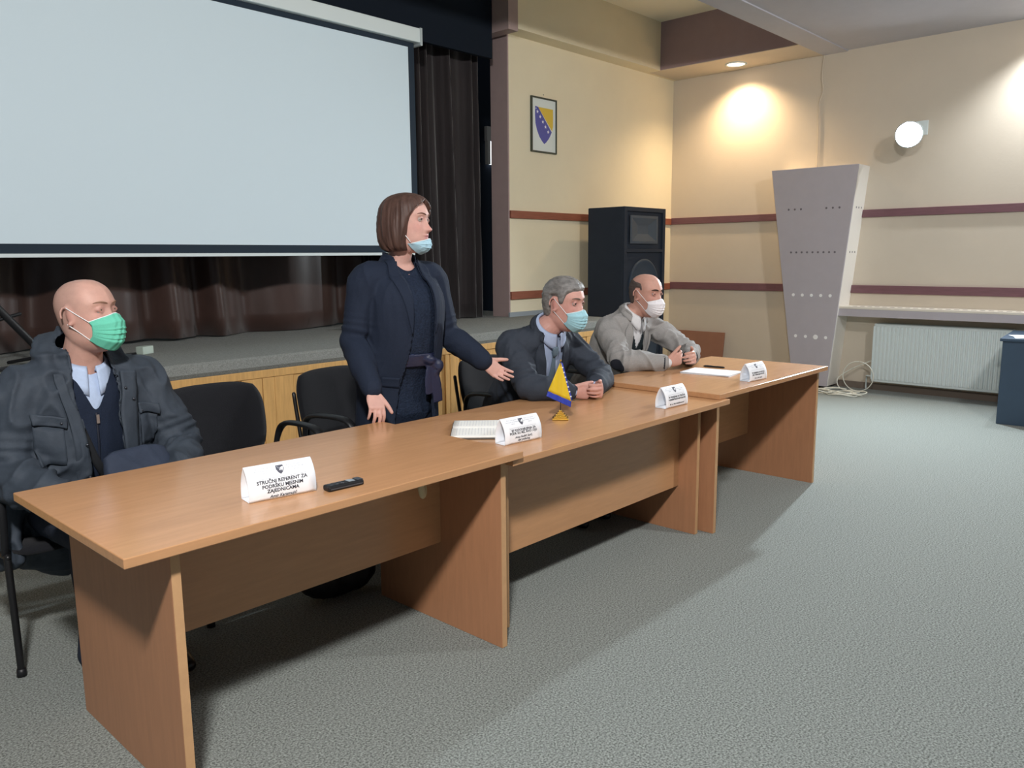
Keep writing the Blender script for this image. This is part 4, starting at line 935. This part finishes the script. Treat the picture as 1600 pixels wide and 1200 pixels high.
# ------------------------------------------------------------ things on the desks
def text_bm(txt, size, fn, bold=0.0, align='CENTER', shear=0.0, subdiv=True):
    """lettering as a mesh whose flat (x,y) is mapped to 3D by fn(x,y)"""
    c = bpy.data.curves.new('t', 'FONT'); c.body = txt; c.size = size; c.align_x = align; c.offset = bold; c.shear = shear; c.resolution_u = 2
    o = bpy.data.objects.new('t', c); COL.objects.link(o); me = evaluated(o); bpy.data.objects.remove(o)
    bm = bmesh.new(); bm.from_mesh(me)
    for v in bm.verts: v.co = Vector(fn(v.co.x, v.co.y))
    return bm
def merge(bms):
    out = bmesh.new()
    for b in bms:
        me = bpy.data.meshes.new('m'); b.to_mesh(me); b.free(); out.from_mesh(me); bpy.data.meshes.remove(me)
    return out
def bez(a, b, c, t): return (1-t)**2*a+2*t*(1-t)*b+t*t*c
def card(label, loc, rz, W, Hh, D, lines, head):
    t = thing('name_card', label, 'name card', loc, rz, 'folded paper name cards on the desks')
    f0, f1, f2 = V(0, 0), V(-.010, Hh*.62), V(D*.55, Hh); b0, b1 = V(D, 0), V(D+.006, Hh*.55)
    n = 17
    prof = [bez(f0, f1, f2, q) for q in np.linspace(0, 1, n)]
    back = [bez(f2, b1, b0, q) for q in np.linspace(0, 1, 12)]
    P = np.array([[(x, p[0], p[1]+.0008) for p in prof] for x in np.linspace(0, W, 8)]); from_bm('front_face', sheet(P, .0009), M_white, t, True)
    P = np.array([[(x, p[0], p[1]+.0008) for p in back] for x in np.linspace(0, W, 8)]); from_bm('back_face', sheet(P, .0009), M_white, t, True)
    P = np.array([[(x, y, .0012) for y in np.linspace(.001, D-.001, 4)] for x in np.linspace(0, W, 4)]); from_bm('base_flap', sheet(P, .0008), M_white, t, False)
    ys = np.array([p[1] for p in prof]); xs = np.array([p[0] for p in prof])
    sl = np.concatenate([[0], np.cumsum(np.hypot(np.diff(xs), np.diff(ys)))]); TOT = sl[-1]
    def fn(x, y):      # y measured from the bottom along the paper
        z = np.interp(y, sl, ys); yy = np.interp(y, sl, xs); return (x, yy-.0012, z+.0008)
    bms = []
    for txt, fr, sz, sh in lines: bms.append(text_bm(txt, sz, lambda x, y, fr=fr: fn(x+W/2, y+fr*TOT), bold=.0004 if not sh else .0002, shear=sh))
    from_bm('lettering', merge(bms), M_ink, t)
    bms = []
    for sx in (.27, .73):
        for q, txt in enumerate(head): bms.append(text_bm(txt, .0062 if q != 1 else .0056, lambda x, y, q=q, sx=sx: fn(x+W*sx, y+TOT*(.86-.075*q))))
    bm = bmesh.new(); vs = [bm.verts.new(fn(x, TOT*.575)) for x in (W*.13, W*.87)]+[bm.verts.new(fn(x, TOT*.569)) for x in (W*.87, W*.13)]; bm.faces.new(vs); bms.append(bm)
    from_bm('header_lettering', merge(bms), M_inkl, t)
    # grey shield emblem with a pale diagonal
    def poly(pts, lift=0):
        bm = bmesh.new(); vs = []
        for x, y in pts:
            p = fn(W/2+x, y); vs.append(bm.verts.new((p[0], p[1]-lift, p[2])))
        bm.faces.new(vs); return bm
    s = .0115; cy = TOT*.80
    sh = [(-s, cy+s), (s, cy+s), (s, cy-.2*s), (.6*s, cy-1.0*s), (0, cy-1.5*s), (-.6*s, cy-1.0*s), (-s, cy-.2*s)]
    e = from_bm('emblem', poly(sh), mat('emblem_grey', srgb(84, 86, 98), .7), t)
    from_bm('emblem_band', poly([(-s*.90, cy+s*.80), (-s*.70, cy+s*.80), (s*.72, cy-s*.72), (s*.60, cy-s*.90)], .0003), mat('emblem_pale', srgb(150, 154, 164), .7), e)
    return t
HD = ['Bosna i Hercegovina', 'Federacija Bosne i Hercegovine', 'Općina']
card('white tent name card alone on the near desk, left of the recorder', (1.106, 2.052, 0.75), rad(-9), .205, .098, .060,
     [('STRUČNI REFERENT ZA', .445, .0145, 0), ('PODRŠKU MJESNIM', .315, .0145, 0), ('ZAJEDNICAMA', .19, .0145, 0), ('Amir Karamujić', .045, .0125, .25)], HD)
card('white tent name card beside the open notebook', (2.178, 2.062, 0.7235), rad(-5), .195, .098, .055,
     [('ŠEF PODODJELJENJA ZA', .44, .0125, 0), ('PODRŠKU MZ, NVO I OJU', .335, .0125, 0), ('Anisa Hadžić Sarić,', .19, .0115, .25), ('dipl. politolog', .085, .0115, .25)], HD)
card('white tent name card on the far right end of the middle desk', (3.213, 1.998, 0.7235), rad(-2), .185, .098, .058,
     [('ŠEF ODJELJENJA ZA STRUČNE', .43, .0105, 0), ('I ADMINISTRATIVNE POSLOVE', .32, .0105, 0), ('Mr. sc. Mirza Hadžiahmetović', .12, .0100, .2)], HD)
card('white tent name card on the far desk beside the paper stack', (4.060, 2.000, 0.75), rad(-5), .175, .096, .058,
     [('ŠEF ODJELJENJA ZA RAZVOJ I', .40, .0100, 0), ('DRUŠTVENE DJELATNOSTI', .29, .0100, 0), ('Mr. sc. Edin Salkić', .12, .0100, .2)], HD)

# voice recorder
t = thing('voice_recorder', 'small black voice recorder with a grey display on the near desk', 'recorder', (1.383, 1.985, .75), rad(-4))
bm = bmesh.new(); box(bm, -.062, .062, -.019, .019, .0, .018); from_bm('casing', bm, M_black, t, False, .006)
obox('display', mat('lcd_grey', srgb(150, 160, 168), .2, .6), (.012, .034, -.012, .012, .0175, .0186), t)
obox('side_strip', mat('dark_grey_plastic', srgb(70, 74, 80), .35), (-.055, .055, -.0196, -.0188, .006, .0095), t)
for i in range(3):
    for j in range(2):
        bm = bmesh.new(); ball(bm, (-.045+i*.018, -.007+j*.014, .0178), (.0055, .004, .0016), 10, 6); from_bm('button', bm, MATS['dark_grey_plastic'], t, True)
bm = bmesh.new(); box(bm, .040, .060, -.015, .015, .0176, .0195); from_bm('microphone_grille', bm, MATS['dark_grey_plastic'], t, False, .001)

# open notebook
t = thing('notebook', 'open notebook with written pages lying on the middle desk', 'notebook', (2.30, 2.335, .7235), rad(44))
obox('cover', mat('brown_leather', srgb(66, 52, 40), .5), (-.165, .165, -.108, .108, 0, .003), t, .001)
M_pg = mat('cream_page', srgb(236, 236, 232), .7, .2)
for sd in (-1, 1):
    P = np.array([[(sd*.155*u, y, .0035+.014*(1-(1-min(1, u*5))**2)*(1-.35*u)+.0002) for y in np.linspace(-.102, .102, 8)] for u in np.linspace(0.01, 1, 20)])
    B = P.copy(); B[..., 2] = .0034
    bm = bmesh.new(); nu, nv = P.shape[:2]
    A = [[bm.verts.new(P[i, j]) for j in range(nv)] for i in range(nu)]; C = [[bm.verts.new(B[i, j]) for j in range(nv)] for i in range(nu)]
    for i in range(nu-1):
        for j in range(nv-1): bm.faces.new([A[i][j], A[i+1][j], A[i+1][j+1], A[i][j+1]]); bm.faces.new([C[i][j], C[i][j+1], C[i+1][j+1], C[i+1][j]])
    for i in range(nu-1):
        for j in (0, nv-1): bm.faces.new([A[i][j], C[i][j], C[i+1][j], A[i+1][j]])
    for i in (0, nu-1):
        for j in range(nv-1): bm.faces.new([A[i][j], A[i][j+1], C[i][j+1], C[i][j]])
    bmesh.ops.recalc_face_normals(bm, faces=bm.faces); pg = from_bm('page_block', bm, M_pg, t, True)
    bm = bmesh.new(); r = random.Random(5+sd)
    for q in range(14):
        y = .08-q*.0125; x0 = .022; 
        while x0 < .14:
            L = r.uniform(.008, .024)
            if x0+L > .142: break
            for xx, yy in ((0, 0),):
                zz = lambda X: .0035+.014*(1-(1-min(1, X/.155*5))**2)*(1-.35*X/.155)+.0008
                vs = [bm.verts.new((sd*X, Y, zz(X))) for X, Y in ((x0, y), (x0+L, y), (x0+L, y+.0022), (x0, y+.0013))]; bm.faces.new(vs)
            x0 += L+.004
    from_bm('handwriting', bm, mat('pale_pencil', srgb(196, 198, 204), .7), pg)
obox('ribbon', mat('red_ribbon', srgb(170, 50, 60), .5), (.120, .134, -.112, -.1035, .004, .0075), t)

# table flag on a stepped gold base
t = thing('table_flag', 'small yellow and blue table flag with white stars on a stepped gold base', 'flag', (2.712, 2.225, .7235), rad(0))
M_gold = mat('gold_metal', srgb(176, 138, 58), .35, .5, metal=.85)
for q in range(5):
    h = .036-.0072*q; bm = bmesh.new(); box(bm, -h, h, -h, h, q*.0078, (q+1)*.0078)
    bmesh.ops.rotate(bm, verts=bm.verts, cent=(0, 0, 0), matrix=Matrix.Rotation(rad(38), 3, 'Z')); from_bm('base_step', bm, M_gold, t, False, .0008)
curve_tube('pole', [(0, 0, .036), (0, 0, .26)], .0022, M_metal, t, n=3)
bm = bmesh.new(); ball(bm, (0, 0, .262), (.004, .004, .005), 10, 8); from_bm('finial', bm, M_gold, t, True)
cr, sr = math.sin(YAW), -math.cos(YAW)      # hang roughly across the room's diagonal
def fl(u, z, d=0): return (u*cr-d*.7, u*sr-d*.7, z)
def flagpoly(name, pts, m, d0, rip=.003):
    A = np.array(pts, float); (x0, z0), (x1, z1), (x2, z2), (x3, z3) = A; n = 12; G = np.zeros((n, n, 3))
    for i in range(n):
        for j in range(n):
            a, b = i/(n-1), j/(n-1)
            u = (x0*(1-a)+x1*a)*(1-b)+(x3*(1-a)+x2*a)*b; z = (z0*(1-a)+z1*a)*(1-b)+(z3*(1-a)+z2*a)*b
            G[i, j] = fl(u, z, d0+rip*math.sin(u*160)*min(1, (.26-z)*12)+.012*min(1, (.26-z)/.2))
    return from_bm(name, sheet(G, .0012), m, t, True)
M_yel = mat('yellow_satin', srgb(220, 186, 40), .5, .4); M_blu = mat('blue_satin', srgb(44, 62, 168), .5, .4)
M_star = mat('white_star', srgb(238, 240, 248), .6)
flagpoly('yellow_field', [(-.001, .256), (.001, .256), (.046, .082), (-.056, .128)], M_yel, 0)
flagpoly('blue_field', [(-.056, .128), (.046, .082), (.043, .056), (-.064, .106)], M_blu, 0)
sf = flagpoly('star_band', [(.001, .256), (.010, .250), (.050, .090), (.046, .082)], M_blu, -.001)
for q in range(7):
    a = q/6; u = .008+a*.036; z = .232-a*.128; r = .0052; pts = [(u+r*(1 if k % 2 == 0 else .42)*math.sin(math.pi*k/5), z+r*(1 if k % 2 == 0 else .42)*math.cos(math.pi*k/5)) for k in range(10)]
    bm = bmesh.new(); vs = [bm.verts.new(fl(x, y, .010*min(1, (.26-y)/.2)+.0065)) for x, y in pts]; bm.faces.new(vs); from_bm('star', bm, M_star, t)

# paper stack and pen on the far desk
t = thing('paper_stack', 'stack of white paper sheets on the far desk in front of the clasped hands', 'paper', (4.24, 2.33, .75), rad(-84))
r = random.Random(2)
for q in range(6):
    bm = bmesh.new(); box(bm, -.150, .150, -.106, .106, q*.0016, q*.0016+.0012); bmesh.ops.rotate(bm, verts=bm.verts, cent=(0, 0, 0), matrix=Matrix.Rotation(rad(r.uniform(-1.6, 1.6)), 3, 'Z'))
    from_bm('sheet', bm, M_white, t)
t = thing('pen', 'dark ballpoint pen lying on the far desk behind the paper stack', 'pen', (4.456, 2.435, .75), rad(98))
bm = bmesh.new(); tube(bm, [(-.070, 0, .005), (-.055, 0, .0055), (.045, 0, .0055), (.062, 0, .005)], [.0025, .005, .005, .0035], (0, 0, 1), seg=10, n=12); from_bm('barrel', bm, M_black, t, True)
obox('clip', MATS['dark_grey_plastic'], (.010, .055, -.0012, .0012, .0105, .0118), t)
# black bag on the floor under the near desk
bm = bmesh.new(); tube(bm, [(0, 0, .045), (0, 0, .12), (0, .005, .24)], [(.175, .075), (.17, .07), (.14, .03)], (1, 0, 0), n=14, seg=28, sq=.5); me = remesh(bm, .010, 3)
setv(me, wrinkle(mv(me), mn(me), .010, 7, 3.0)); P = mv(me); P[:, 2] -= P[:, 2].min(); setv(me, P)
bg = link('handbag', me, mat('black_leather', srgb(24, 24, 26), .5, .4, bump=.2, bscale=90), None, True); bg.location = (1.895, 2.80, 0.0); bg.rotation_euler = (0, 0, rad(-6)); tag(bg, 'black bag standing on the floor behind the near desk', 'bag')

# ------------------------------------------------------------ framed emblem on the cream wall
t = thing('framed_picture', 'framed blue and yellow shield emblem with white stars on the cream wall', 'picture', (6.210, WY, 2.472), 0)
FW, FH = .392, .535
for nm, d in (('frame_side', (0, .016, -.022, 0, 0, FH)), ('frame_side', (FW-.010, FW, -.022, 0, 0, FH)), ('frame_bar', (.016, FW-.010, -.022, 0, 0, .014)), ('frame_bar', (.016, FW-.010, -.022, 0, FH-.014, FH))):
    obox(nm, mat('dark_green_frame', srgb(66, 72, 62), .5, .4), d, t, .001)
obox('mount', mat('off_white_mount', srgb(224, 232, 228), .5, .3), (.014, FW-.010, -.008, -.002, .010, FH-.010), t)
def shield_y(u):      # lower outline
    return 0
def flat(pts, name, m, y):
    bm = bmesh.new(); prism(bm, [(a*FW, b*FH) for a, b in pts], y, y-.0012, 'y'); return from_bm(name, bm, m, t)
L_ = [(.17, .83), (.165, .66), (.18, .52), (.24, .40), (.33, .29), (.43, .215), (.52, .165)]
R_ = [(.60, .20), (.70, .27), (.77, .34), (.82, .40)]
M_shb = mat('shield_blue', srgb(84, 88, 168), .5); M_shy = mat('shield_yellow', srgb(222, 190, 72), .5)
flat(L_+R_+[(.28, .82)], 'shield_blue_field', M_shb, -.0085)
flat([(.285, .82), (.835, .42), (.87, .50), (.875, .66), (.87, .82)], 'shield_yellow_field', M_shy, -.0085)
def star(cx, cy, r_, nm='star'):
    a = FH/FW; pts = [(cx+r_*(1 if k % 2 == 0 else .42)*math.sin(math.pi*k/5+.15)*a, cy+r_*(1 if k % 2 == 0 else .42)*math.cos(math.pi*k/5+.15)) for k in range(10)]
    flat(pts, nm, M_star, -.0098)
for q in range(5): star(.255+.105*q, .735-.085*q, .036)
star(.80, .330, .024); star(.20, .79, .016)
bm = bmesh.new(); ball(bm, (FW/2, -.006, FH+.03), (.004, .008, .004), 8, 6); from_bm('nail', bm, M_metal, t, True)

# ------------------------------------------------------------ loudspeaker
t = thing('loudspeaker', 'tall black loudspeaker cabinet standing in the corner behind the two seated men', 'speaker', (6.94, 4.85, 0), 0)
SW, SD, SH = .775, .47, 1.935
M_spk = mat('black_speaker_cloth', srgb(40, 48, 60), .65, .25, bump=.1, bscale=300, var=.05)
M_spk2 = mat('dark_grey_grille', srgb(56, 68, 82), .6, .3, bump=.4, bscale=500)
bm = bmesh.new(); box(bm, 0, SW, .02, SD, 0, SH); from_bm('cabinet', bm, M_spk, t, False, .008)
for nm, d in (('front_frame', (0, .05, 0, .022, 0, SH)), ('front_frame', (SW-.05, SW, 0, .022, 0, SH)), ('front_frame', (.05, SW-.05, 0, .022, SH-.045, SH)), ('front_frame', (.05, SW-.05, 0, .022, 1.47, 1.50)), ('front_frame', (.05, SW-.05, 0, .022, 0, .06))):
    obox(nm, M_spk, d, t, .003)
# horn: rectangular flare
bm = bmesh.new()
def rect(x0, x1, z0, z1, y): return [bm.verts.new(p) for p in ((x0, y, z0), (x1, y, z0), (x1, y, z1), (x0, y, z1))]
R0 = rect(.10, .62, 1.56, 1.85, .002); R1 = rect(.13, .59, 1.585, 1.825, .0); R2 = rect(.26, .46, 1.66, 1.75, .019)
for a, b in ((R0, R1), (R1, R2)):
    for i in range(4): bm.faces.new([a[i], a[(i+1) % 4], b[(i+1) % 4], b[i]])
bm.faces.new(R2); bmesh.ops.recalc_face_normals(bm, faces=bm.faces)
hn = from_bm('horn', bm, mat('horn_plastic', srgb(66, 78, 90), .35, .5), t); 
for v in hn.data.vertices: v.co.y -= .004
for zc, R_s in ((1.13, .27), (.45, .27)):
    bm = bmesh.new(); n = 40; rings = []
    for rr, y in ((R_s, .020), (R_s, .006), (R_s-.02, .002), (R_s-.04, .010), (.12, .016), (.09, .012), (.001, .004)):
        rings.append([bm.verts.new((SW/2+rr*math.cos(2*math.pi*k/n), y, zc+rr*math.sin(2*math.pi*k/n))) for k in range(n)])
    for q in range(len(rings)-1):
        for k in range(n): bm.faces.new([rings[q][k], rings[q][(k+1) % n], rings[q+1][(k+1) % n], rings[q+1][k]])
    bmesh.ops.recalc_face_normals(bm, faces=bm.faces); from_bm('woofer', bm, M_spk2, t, True)

# ------------------------------------------------------------ tapered wall panel, shelf, radiator
t = thing('wall_panel', 'tall tapered pale mauve panel with rows of round holes on the right wall', 'panel', (8.53, 3.13, 0), 0)
M_pan = mat('mauve_grey_board', srgb(186, 180, 186), .6, .3, var=.02)
M_pan2 = mat('lamplit_board', srgb(246, 242, 234), .55, .3)  # paler than the front board, lamplight on the sides put into the colour
# local coords: x towards the wall, y along the wall
yt0, yt1, yb0, yb1, zt, zb = -.02, .905, .19, .565, 2.335, .03
def yr(z): q = (z-zb)/(zt-zb); return yb0+(yt0-yb0)*q, yb1+(yt1-yb1)*q
bm = bmesh.new(); prism(bm, [(yb0, zb), (yb1, zb), (yt1, zt), (yt0, zt)], 0, .02, 'x'); from_bm('front_board', bm, M_pan, t, False, .002)
for a, b in (((yb0, zb), (yt0, zt)), ((yb1-.02, zb), (yt1-.02, zt))):
    bm = bmesh.new(); prism(bm, [a, (a[0]+.02, a[1]), (b[0]+.02, b[1]), b], .0205, WX-8.53, 'x'); from_bm('side_board', bm, M_pan2, t, False, .001)
bm = bmesh.new(); box(bm, .0205, WX-8.53, yt0+.022, yt1-.022, zt-.02, zt); from_bm('top_board', bm, M_pan2, t)
holes = {}
for z, n, bright, cols in ((1.91, 9, False, None), (1.455, 9, False, None), (1.0, 5, True, None), (.555, 4, True, None)):
    a, b = yr(z)
    for q in range(n):
        if z > 1.8 and q in (3, 4, 5): continue
        y = a+(b-a)*(.16+.66*q/(n-1)); R_h = .017 if bright else .011
        if z < .6 and q == 1: R_h = .026
        key = (bright, R_h)
        if key not in holes:
            bm = bmesh.new(); n_ = 16; A = [bm.verts.new((0, R_h*math.cos(2*math.pi*k/n_), R_h*math.sin(2*math.pi*k/n_))) for k in range(n_)]; B = [bm.verts.new((-.002, v.co.y*.94, v.co.z*.94)) for v in A]
            for k in range(n_): bm.faces.new([A[k], A[(k+1) % n_], B[(k+1) % n_], B[k]])
            bm.faces.new(B); bmesh.ops.recalc_face_normals(bm, faces=bm.faces); me = bpy.data.meshes.new('hole'); bm.to_mesh(me); bm.free()
            me.materials.append(mat('lit_hole_white', srgb(252, 252, 252), .3, .6) if bright else mat('dark_hole', srgb(112, 106, 112), .8)); holes[key] = me  # white discs stand in for light showing through the lower holes
        o = bpy.data.objects.new('lit_hole' if bright else 'hole', holes[key]); COL.objects.link(o); o.parent = t; o.location = (-.0002, y, z)
# row on the pale side board
for z in (1.91, 1.455):
    a, _b = yr(z)
    for q in range(3):
        o = obox('side_hole', mat('dark_hole', srgb(112, 106, 112), .8), (.10+q*.07, .118+q*.07, a-.0012, a+.004, z-.009, z+.009), t)
# perforated radiator shelf
t = thing('radiator_shelf', 'long white perforated shelf board above the radiator', 'shelf', (8.57, -1.6, 0), 0)
M_shf = mat('shelf_white', srgb(232, 224, 210), .5, .35)
obox('board', M_shf, (0, WX-8.57, 0, 4.92, .868, .890), t, .002)
obox('front_drop', M_pan, (.004, .022, 0, 4.86, .790, .8675), t)
bm = bmesh.new(); prism(bm, [(4.86, .868), (4.905, .868), (4.985, .03), (4.94, .03)], .004, .028, 'x'); from_bm('slanted_support', bm, M_pan, t)
slot = None
for q in range(62):
    if slot is None:
        bm = bmesh.new(); box(bm, .10, .135, 0, .042, .8895, .8908); slot = bpy.data.meshes.new('slot'); bm.to_mesh(slot); bm.free(); slot.materials.append(mat('slot_shadow', srgb(120, 100, 86), .8))
    o = bpy.data.objects.new('slot', slot); COL.objects.link(o); o.parent = t; o.location = (0, 4.70-q*.0745, 0)
# radiator
t = thing('radiator', 'white ribbed panel radiator under the perforated shelf', 'radiator', (8.70, 1.655, .105), 0)
n = 33; L = 1.265; P = []
ys = np.linspace(0, L, n*6+1)
P = np.array([[(-.006+.005*(1 if abs(((y/L*n) % 1)-.5) < .3 else -1 if True else 0)*1.0, y, z) for z in np.linspace(.03, .585, 3)] for y in ys]); from_bm('ribbed_front', sheet(P, .003), M_whitep, t)
bm = bmesh.new(); box(bm, 0, .10, .002, L-.002, 0, .612); from_bm('body', bm, M_whitep, t, False, .008)
obox('top_grille', mat('grey_grille', srgb(150, 160, 160), .5), (.015, .085, .02, L-.02, .610, .616), t)
for y in (.15, L-.15): obox('bracket', M_whitep, (.10, WX-8.70, y, y+.03, .1, .5), t)
bm = bmesh.new(); tube(bm, [(.05, L+.0, .05), (.05, L+.06, .05), (.09, L+.075, .02), (.10, L+.08, -.09)], [.008]*4, (0, 0, 1), seg=10); from_bm('pipe', bm, M_whitep, t, True)
# loose brown board leaning on the wall
o = obox('leaning_board', mat('brown_hardboard', srgb(150, 108, 88), .55, .35, var=.05, vscale=5), (-.009, .009, 0, .72, 0, .515), None, .002); o.location = (8.735, 4.675, 0); o.rotation_euler = (0, rad(8), 0)
tag(o, 'brown hardboard sheet leaning against the right wall behind the far desk', 'board')
# cables
M_cab = mat('white_cable', srgb(226, 226, 214), .5, .4)
cb = bpy.data.curves.new('cable', 'CURVE')
bm = bmesh.new(); r = random.Random(12)
for loop in range(6):
    cx, cy, R_, ph = 8.35+r.uniform(-.10, .12), 3.10+r.uniform(-.22, .2), r.uniform(.12, .24), r.uniform(0, 6)
    pts = [(cx+R_*.55*math.cos(a+ph), cy+R_*math.sin(a+ph)*(1+.12*math.sin(2*a)), .010+.010*loop*.6+.008*math.sin(3*a)) for a in np.linspace(0, 6.1, 16)]
    tube(bm, pts, [.0048]*16, (0, 0, 1), seg=7, n=60)
pts = [(8.55+.0*a, 3.00+.155*math.sin(a), .17+.155*math.cos(a)) for a in np.linspace(0, 6.2, 20)]
tube(bm, pts, [.005]*20, (1, 0, 0), seg=7, n=70)
tube(bm, [(8.52, 2.98, .02), (8.50, 3.15, .03), (8.58, 3.22, .12), (8.66, 3.12, .22), (8.74, 2.96, .31), (8.82, 2.93, .32)], [.005]*6, (0, 0, 1), seg=7, n=50)
tube(bm, [(8.30, 2.86, .012), (8.36, 3.2, .02), (8.50, 3.50, .02), (8.60, 3.75, .015)], [.005]*4, (0, 0, 1), seg=7, n=40)
o = from_bm('coiled_cable', bm, M_cab, None, True); tag(o, 'loosely coiled white cable on the floor by the radiator', 'cable')
bm = bmesh.new(); tube(bm, [(8.838, 3.645, 3.53), (8.838, 3.66, 3.30), (8.838, 3.64, 3.15), (8.838, 3.675, 3.02), (8.838, 3.665, 2.7), (8.838, 3.665, 2.345)], [.007]*6, (1, 0, 0), seg=8, n=40)
tag(from_bm('wall_wire', bm, M_wallr, None, True), 'painted-over wire running down the right wall to the tapered panel', 'wire')
bm = bmesh.new(); tube(bm, [(8.24, 5.292, 3.53), (8.24, 5.292, 3.36)], [.006]*2, (1, 0, 0), seg=6, n=3); bm.free()

# ------------------------------------------------------------ lamps
def downlight(label, x, y, col, e):
    t = thing('downlight', label, 'lamp', (x, y, CZ-.006), 0)
    bm = bmesh.new(); n = 32; rr = []
    for R_, z in ((.118, 0), (.118, -.008), (.100, -.012), (.092, -.004)): rr.append([bm.verts.new((R_*math.cos(2*math.pi*k/n), R_*math.sin(2*math.pi*k/n), z)) for k in range(n)])
    for q in range(3):
        for k in range(n): bm.faces.new([rr[q][k], rr[q][(k+1) % n], rr[q+1][(k+1) % n], rr[q+1][k]])
    bmesh.ops.recalc_face_normals(bm, faces=bm.faces); from_bm('trim_ring', bm, M_whitep, t, True)
    bm = bmesh.new(); vs = [bm.verts.new((.092*math.cos(2*math.pi*k/n), .092*math.sin(2*math.pi*k/n), -.004)) for k in range(n)]; bm.faces.new(vs[::-1]); from_bm('lit_glass', bm, mat(label[:8]+'_glow', col, .5, emit=e), t)
downlight('round recessed downlight glowing warm in the soffit over the corner', 8.561, 4.519, (1.0, .80, .58, 1), 9)
downlight('round recessed downlight in the ceiling near the right wall, out to the right', 8.561, 1.45, (.95, .97, 1, 1), 8)
t = thing('wall_floodlight', 'bright white floodlight on a bracket high on the right wall', 'lamp', (8.47, 2.632, 2.563), 0)
bm = bmesh.new(); tube(bm, [(.37, 0, .10), (.22, 0, .13), (.10, 0, .06)], [.014]*3, (0, 0, 1), seg=10); from_bm('bracket_arm', bm, M_whitep, t, True)
obox('wall_plate', M_whitep, (.365, .38, -.06, .06, .03, .17), t, .003)
D_ = nrm(V(-.95, -.28, -.10)); bm = bmesh.new(); tube(bm, [V(0, 0, 0)-D_*.10, V(0, 0, 0)-D_*.05, V(0, 0, 0)], [.055, .095, .125], (0, 0, 1), seg=28, n=8, cap=False); from_bm('lamp_housing', bm, M_whitep, t, True)
bm = bmesh.new(); a = nrm(np.cross(D_, V(0, 0, 1))); b = np.cross(D_, a); bm.faces.new([bm.verts.new(D_*.003+(a*math.cos(q)+b*math.sin(q))*.115) for q in np.linspace(0, 2*math.pi, 33)[:-1]]); bmesh.ops.recalc_face_normals(bm, faces=bm.faces)
from_bm('lit_glass', bm, mat('flood_glow', (.92, .97, 1, 1), .5, emit=30), t)

# ------------------------------------------------------------ dark table at the right edge
t = thing('side_table', 'dark blue-black table with a closed front at the right edge', 'table', (7.70, 1.54, 0), rad(5))
M_dk = mat('dark_blue_board', srgb(52, 72, 92), .4, .45, var=.05)
obox('table_top', M_dk, (-.02, .85, -1.62, .02, .705, .728), t, .003)
obox('side_panel', M_dk, (0, .025, -1.60, 0, 0, .7045), t, .002)
obox('front_panel', M_dk, (.0255, .82, -.025, 0, 0, .7045), t, .002)
obox('front_panel', M_dk, (.0255, .82, -1.60, -1.575, 0, .7045), t, .002)
o = thing('loose_papers', 'white printed papers on the dark table at the right edge', 'paper', (7.93, 1.40, .728), rad(20))
for q in range(3):
    bm = bmesh.new(); box(bm, -.148, .148, -.105, .105, q*.0014, q*.0014+.001); bmesh.ops.rotate(bm, verts=bm.verts, cent=(0, 0, 0), matrix=Matrix.Rotation(rad(q*7-5), 3, 'Z')); from_bm('sheet', bm, M_white, o)

# ------------------------------------------------------------ odds and ends on the stage
t = thing('microphone_stand', 'dark microphone stand leaning on the stage behind the bald man', 'stand', (1.50, 5.15, ST), 0)
curve_tube('boom_pole', [(.07, -.02, .03), (-.50, .05, .81)], .021, M_black, t, n=3)
curve_tube('cross_pole', [(-.42, .04, .20), (-.05, .0, .30)], .010, M_black, t, n=3)
for a in (0, 2.1, 4.2): curve_tube('foot', [(.04, -.02, .05), (.04+.24*math.cos(a), -.02+.24*math.sin(a), .010)], .010, M_black, t)
bm = bmesh.new()
tube(bm, [(.9, 5.02, ST+.009), (1.25, 5.06, ST+.009), (1.6, 5.18, ST+.009), (2.0, 5.10, ST+.009)], [.007]*4, (0, 0, 1), seg=7, n=40)
tube(bm, [(.9, 4.93, ST+.009), (1.3, 5.0, ST+.009), (1.62, 5.05, ST+.009), (2.1, 5.22, ST+.009)], [.007]*4, (0, 0, 1), seg=7, n=40)
tag(from_bm('stage_cable', bm, M_black, None, True), 'black cables lying along the stage floor behind the bald man', 'cable')
o = obox('small_box', mat('pale_green_box', srgb(176, 190, 180), .5), (-.045, .045, -.03, .03, 0, .05), None, .004); o.location = (2.16, 5.22, ST); o.rotation_euler = (0, 0, .4); tag(o, 'small pale box on the stage behind the shoulder of the bald man', 'box')
t = thing('table_microphone', 'small black microphone with a silver stem lying on the stage near the curtain', 'microphone', (3.98, 5.62, ST), rad(30))
bm = bmesh.new(); tube(bm, [(0, 0, .022), (.06, 0, .024), (.10, 0, .04)], [.020, .022, .014], (0, 0, 1), seg=12); from_bm('head', bm, M_black, t, True)
curve_tube('stem', [(.10, 0, .04), (.16, 0, .12), (.19, 0, .19)], .006, MATS['silver_metal'], t)
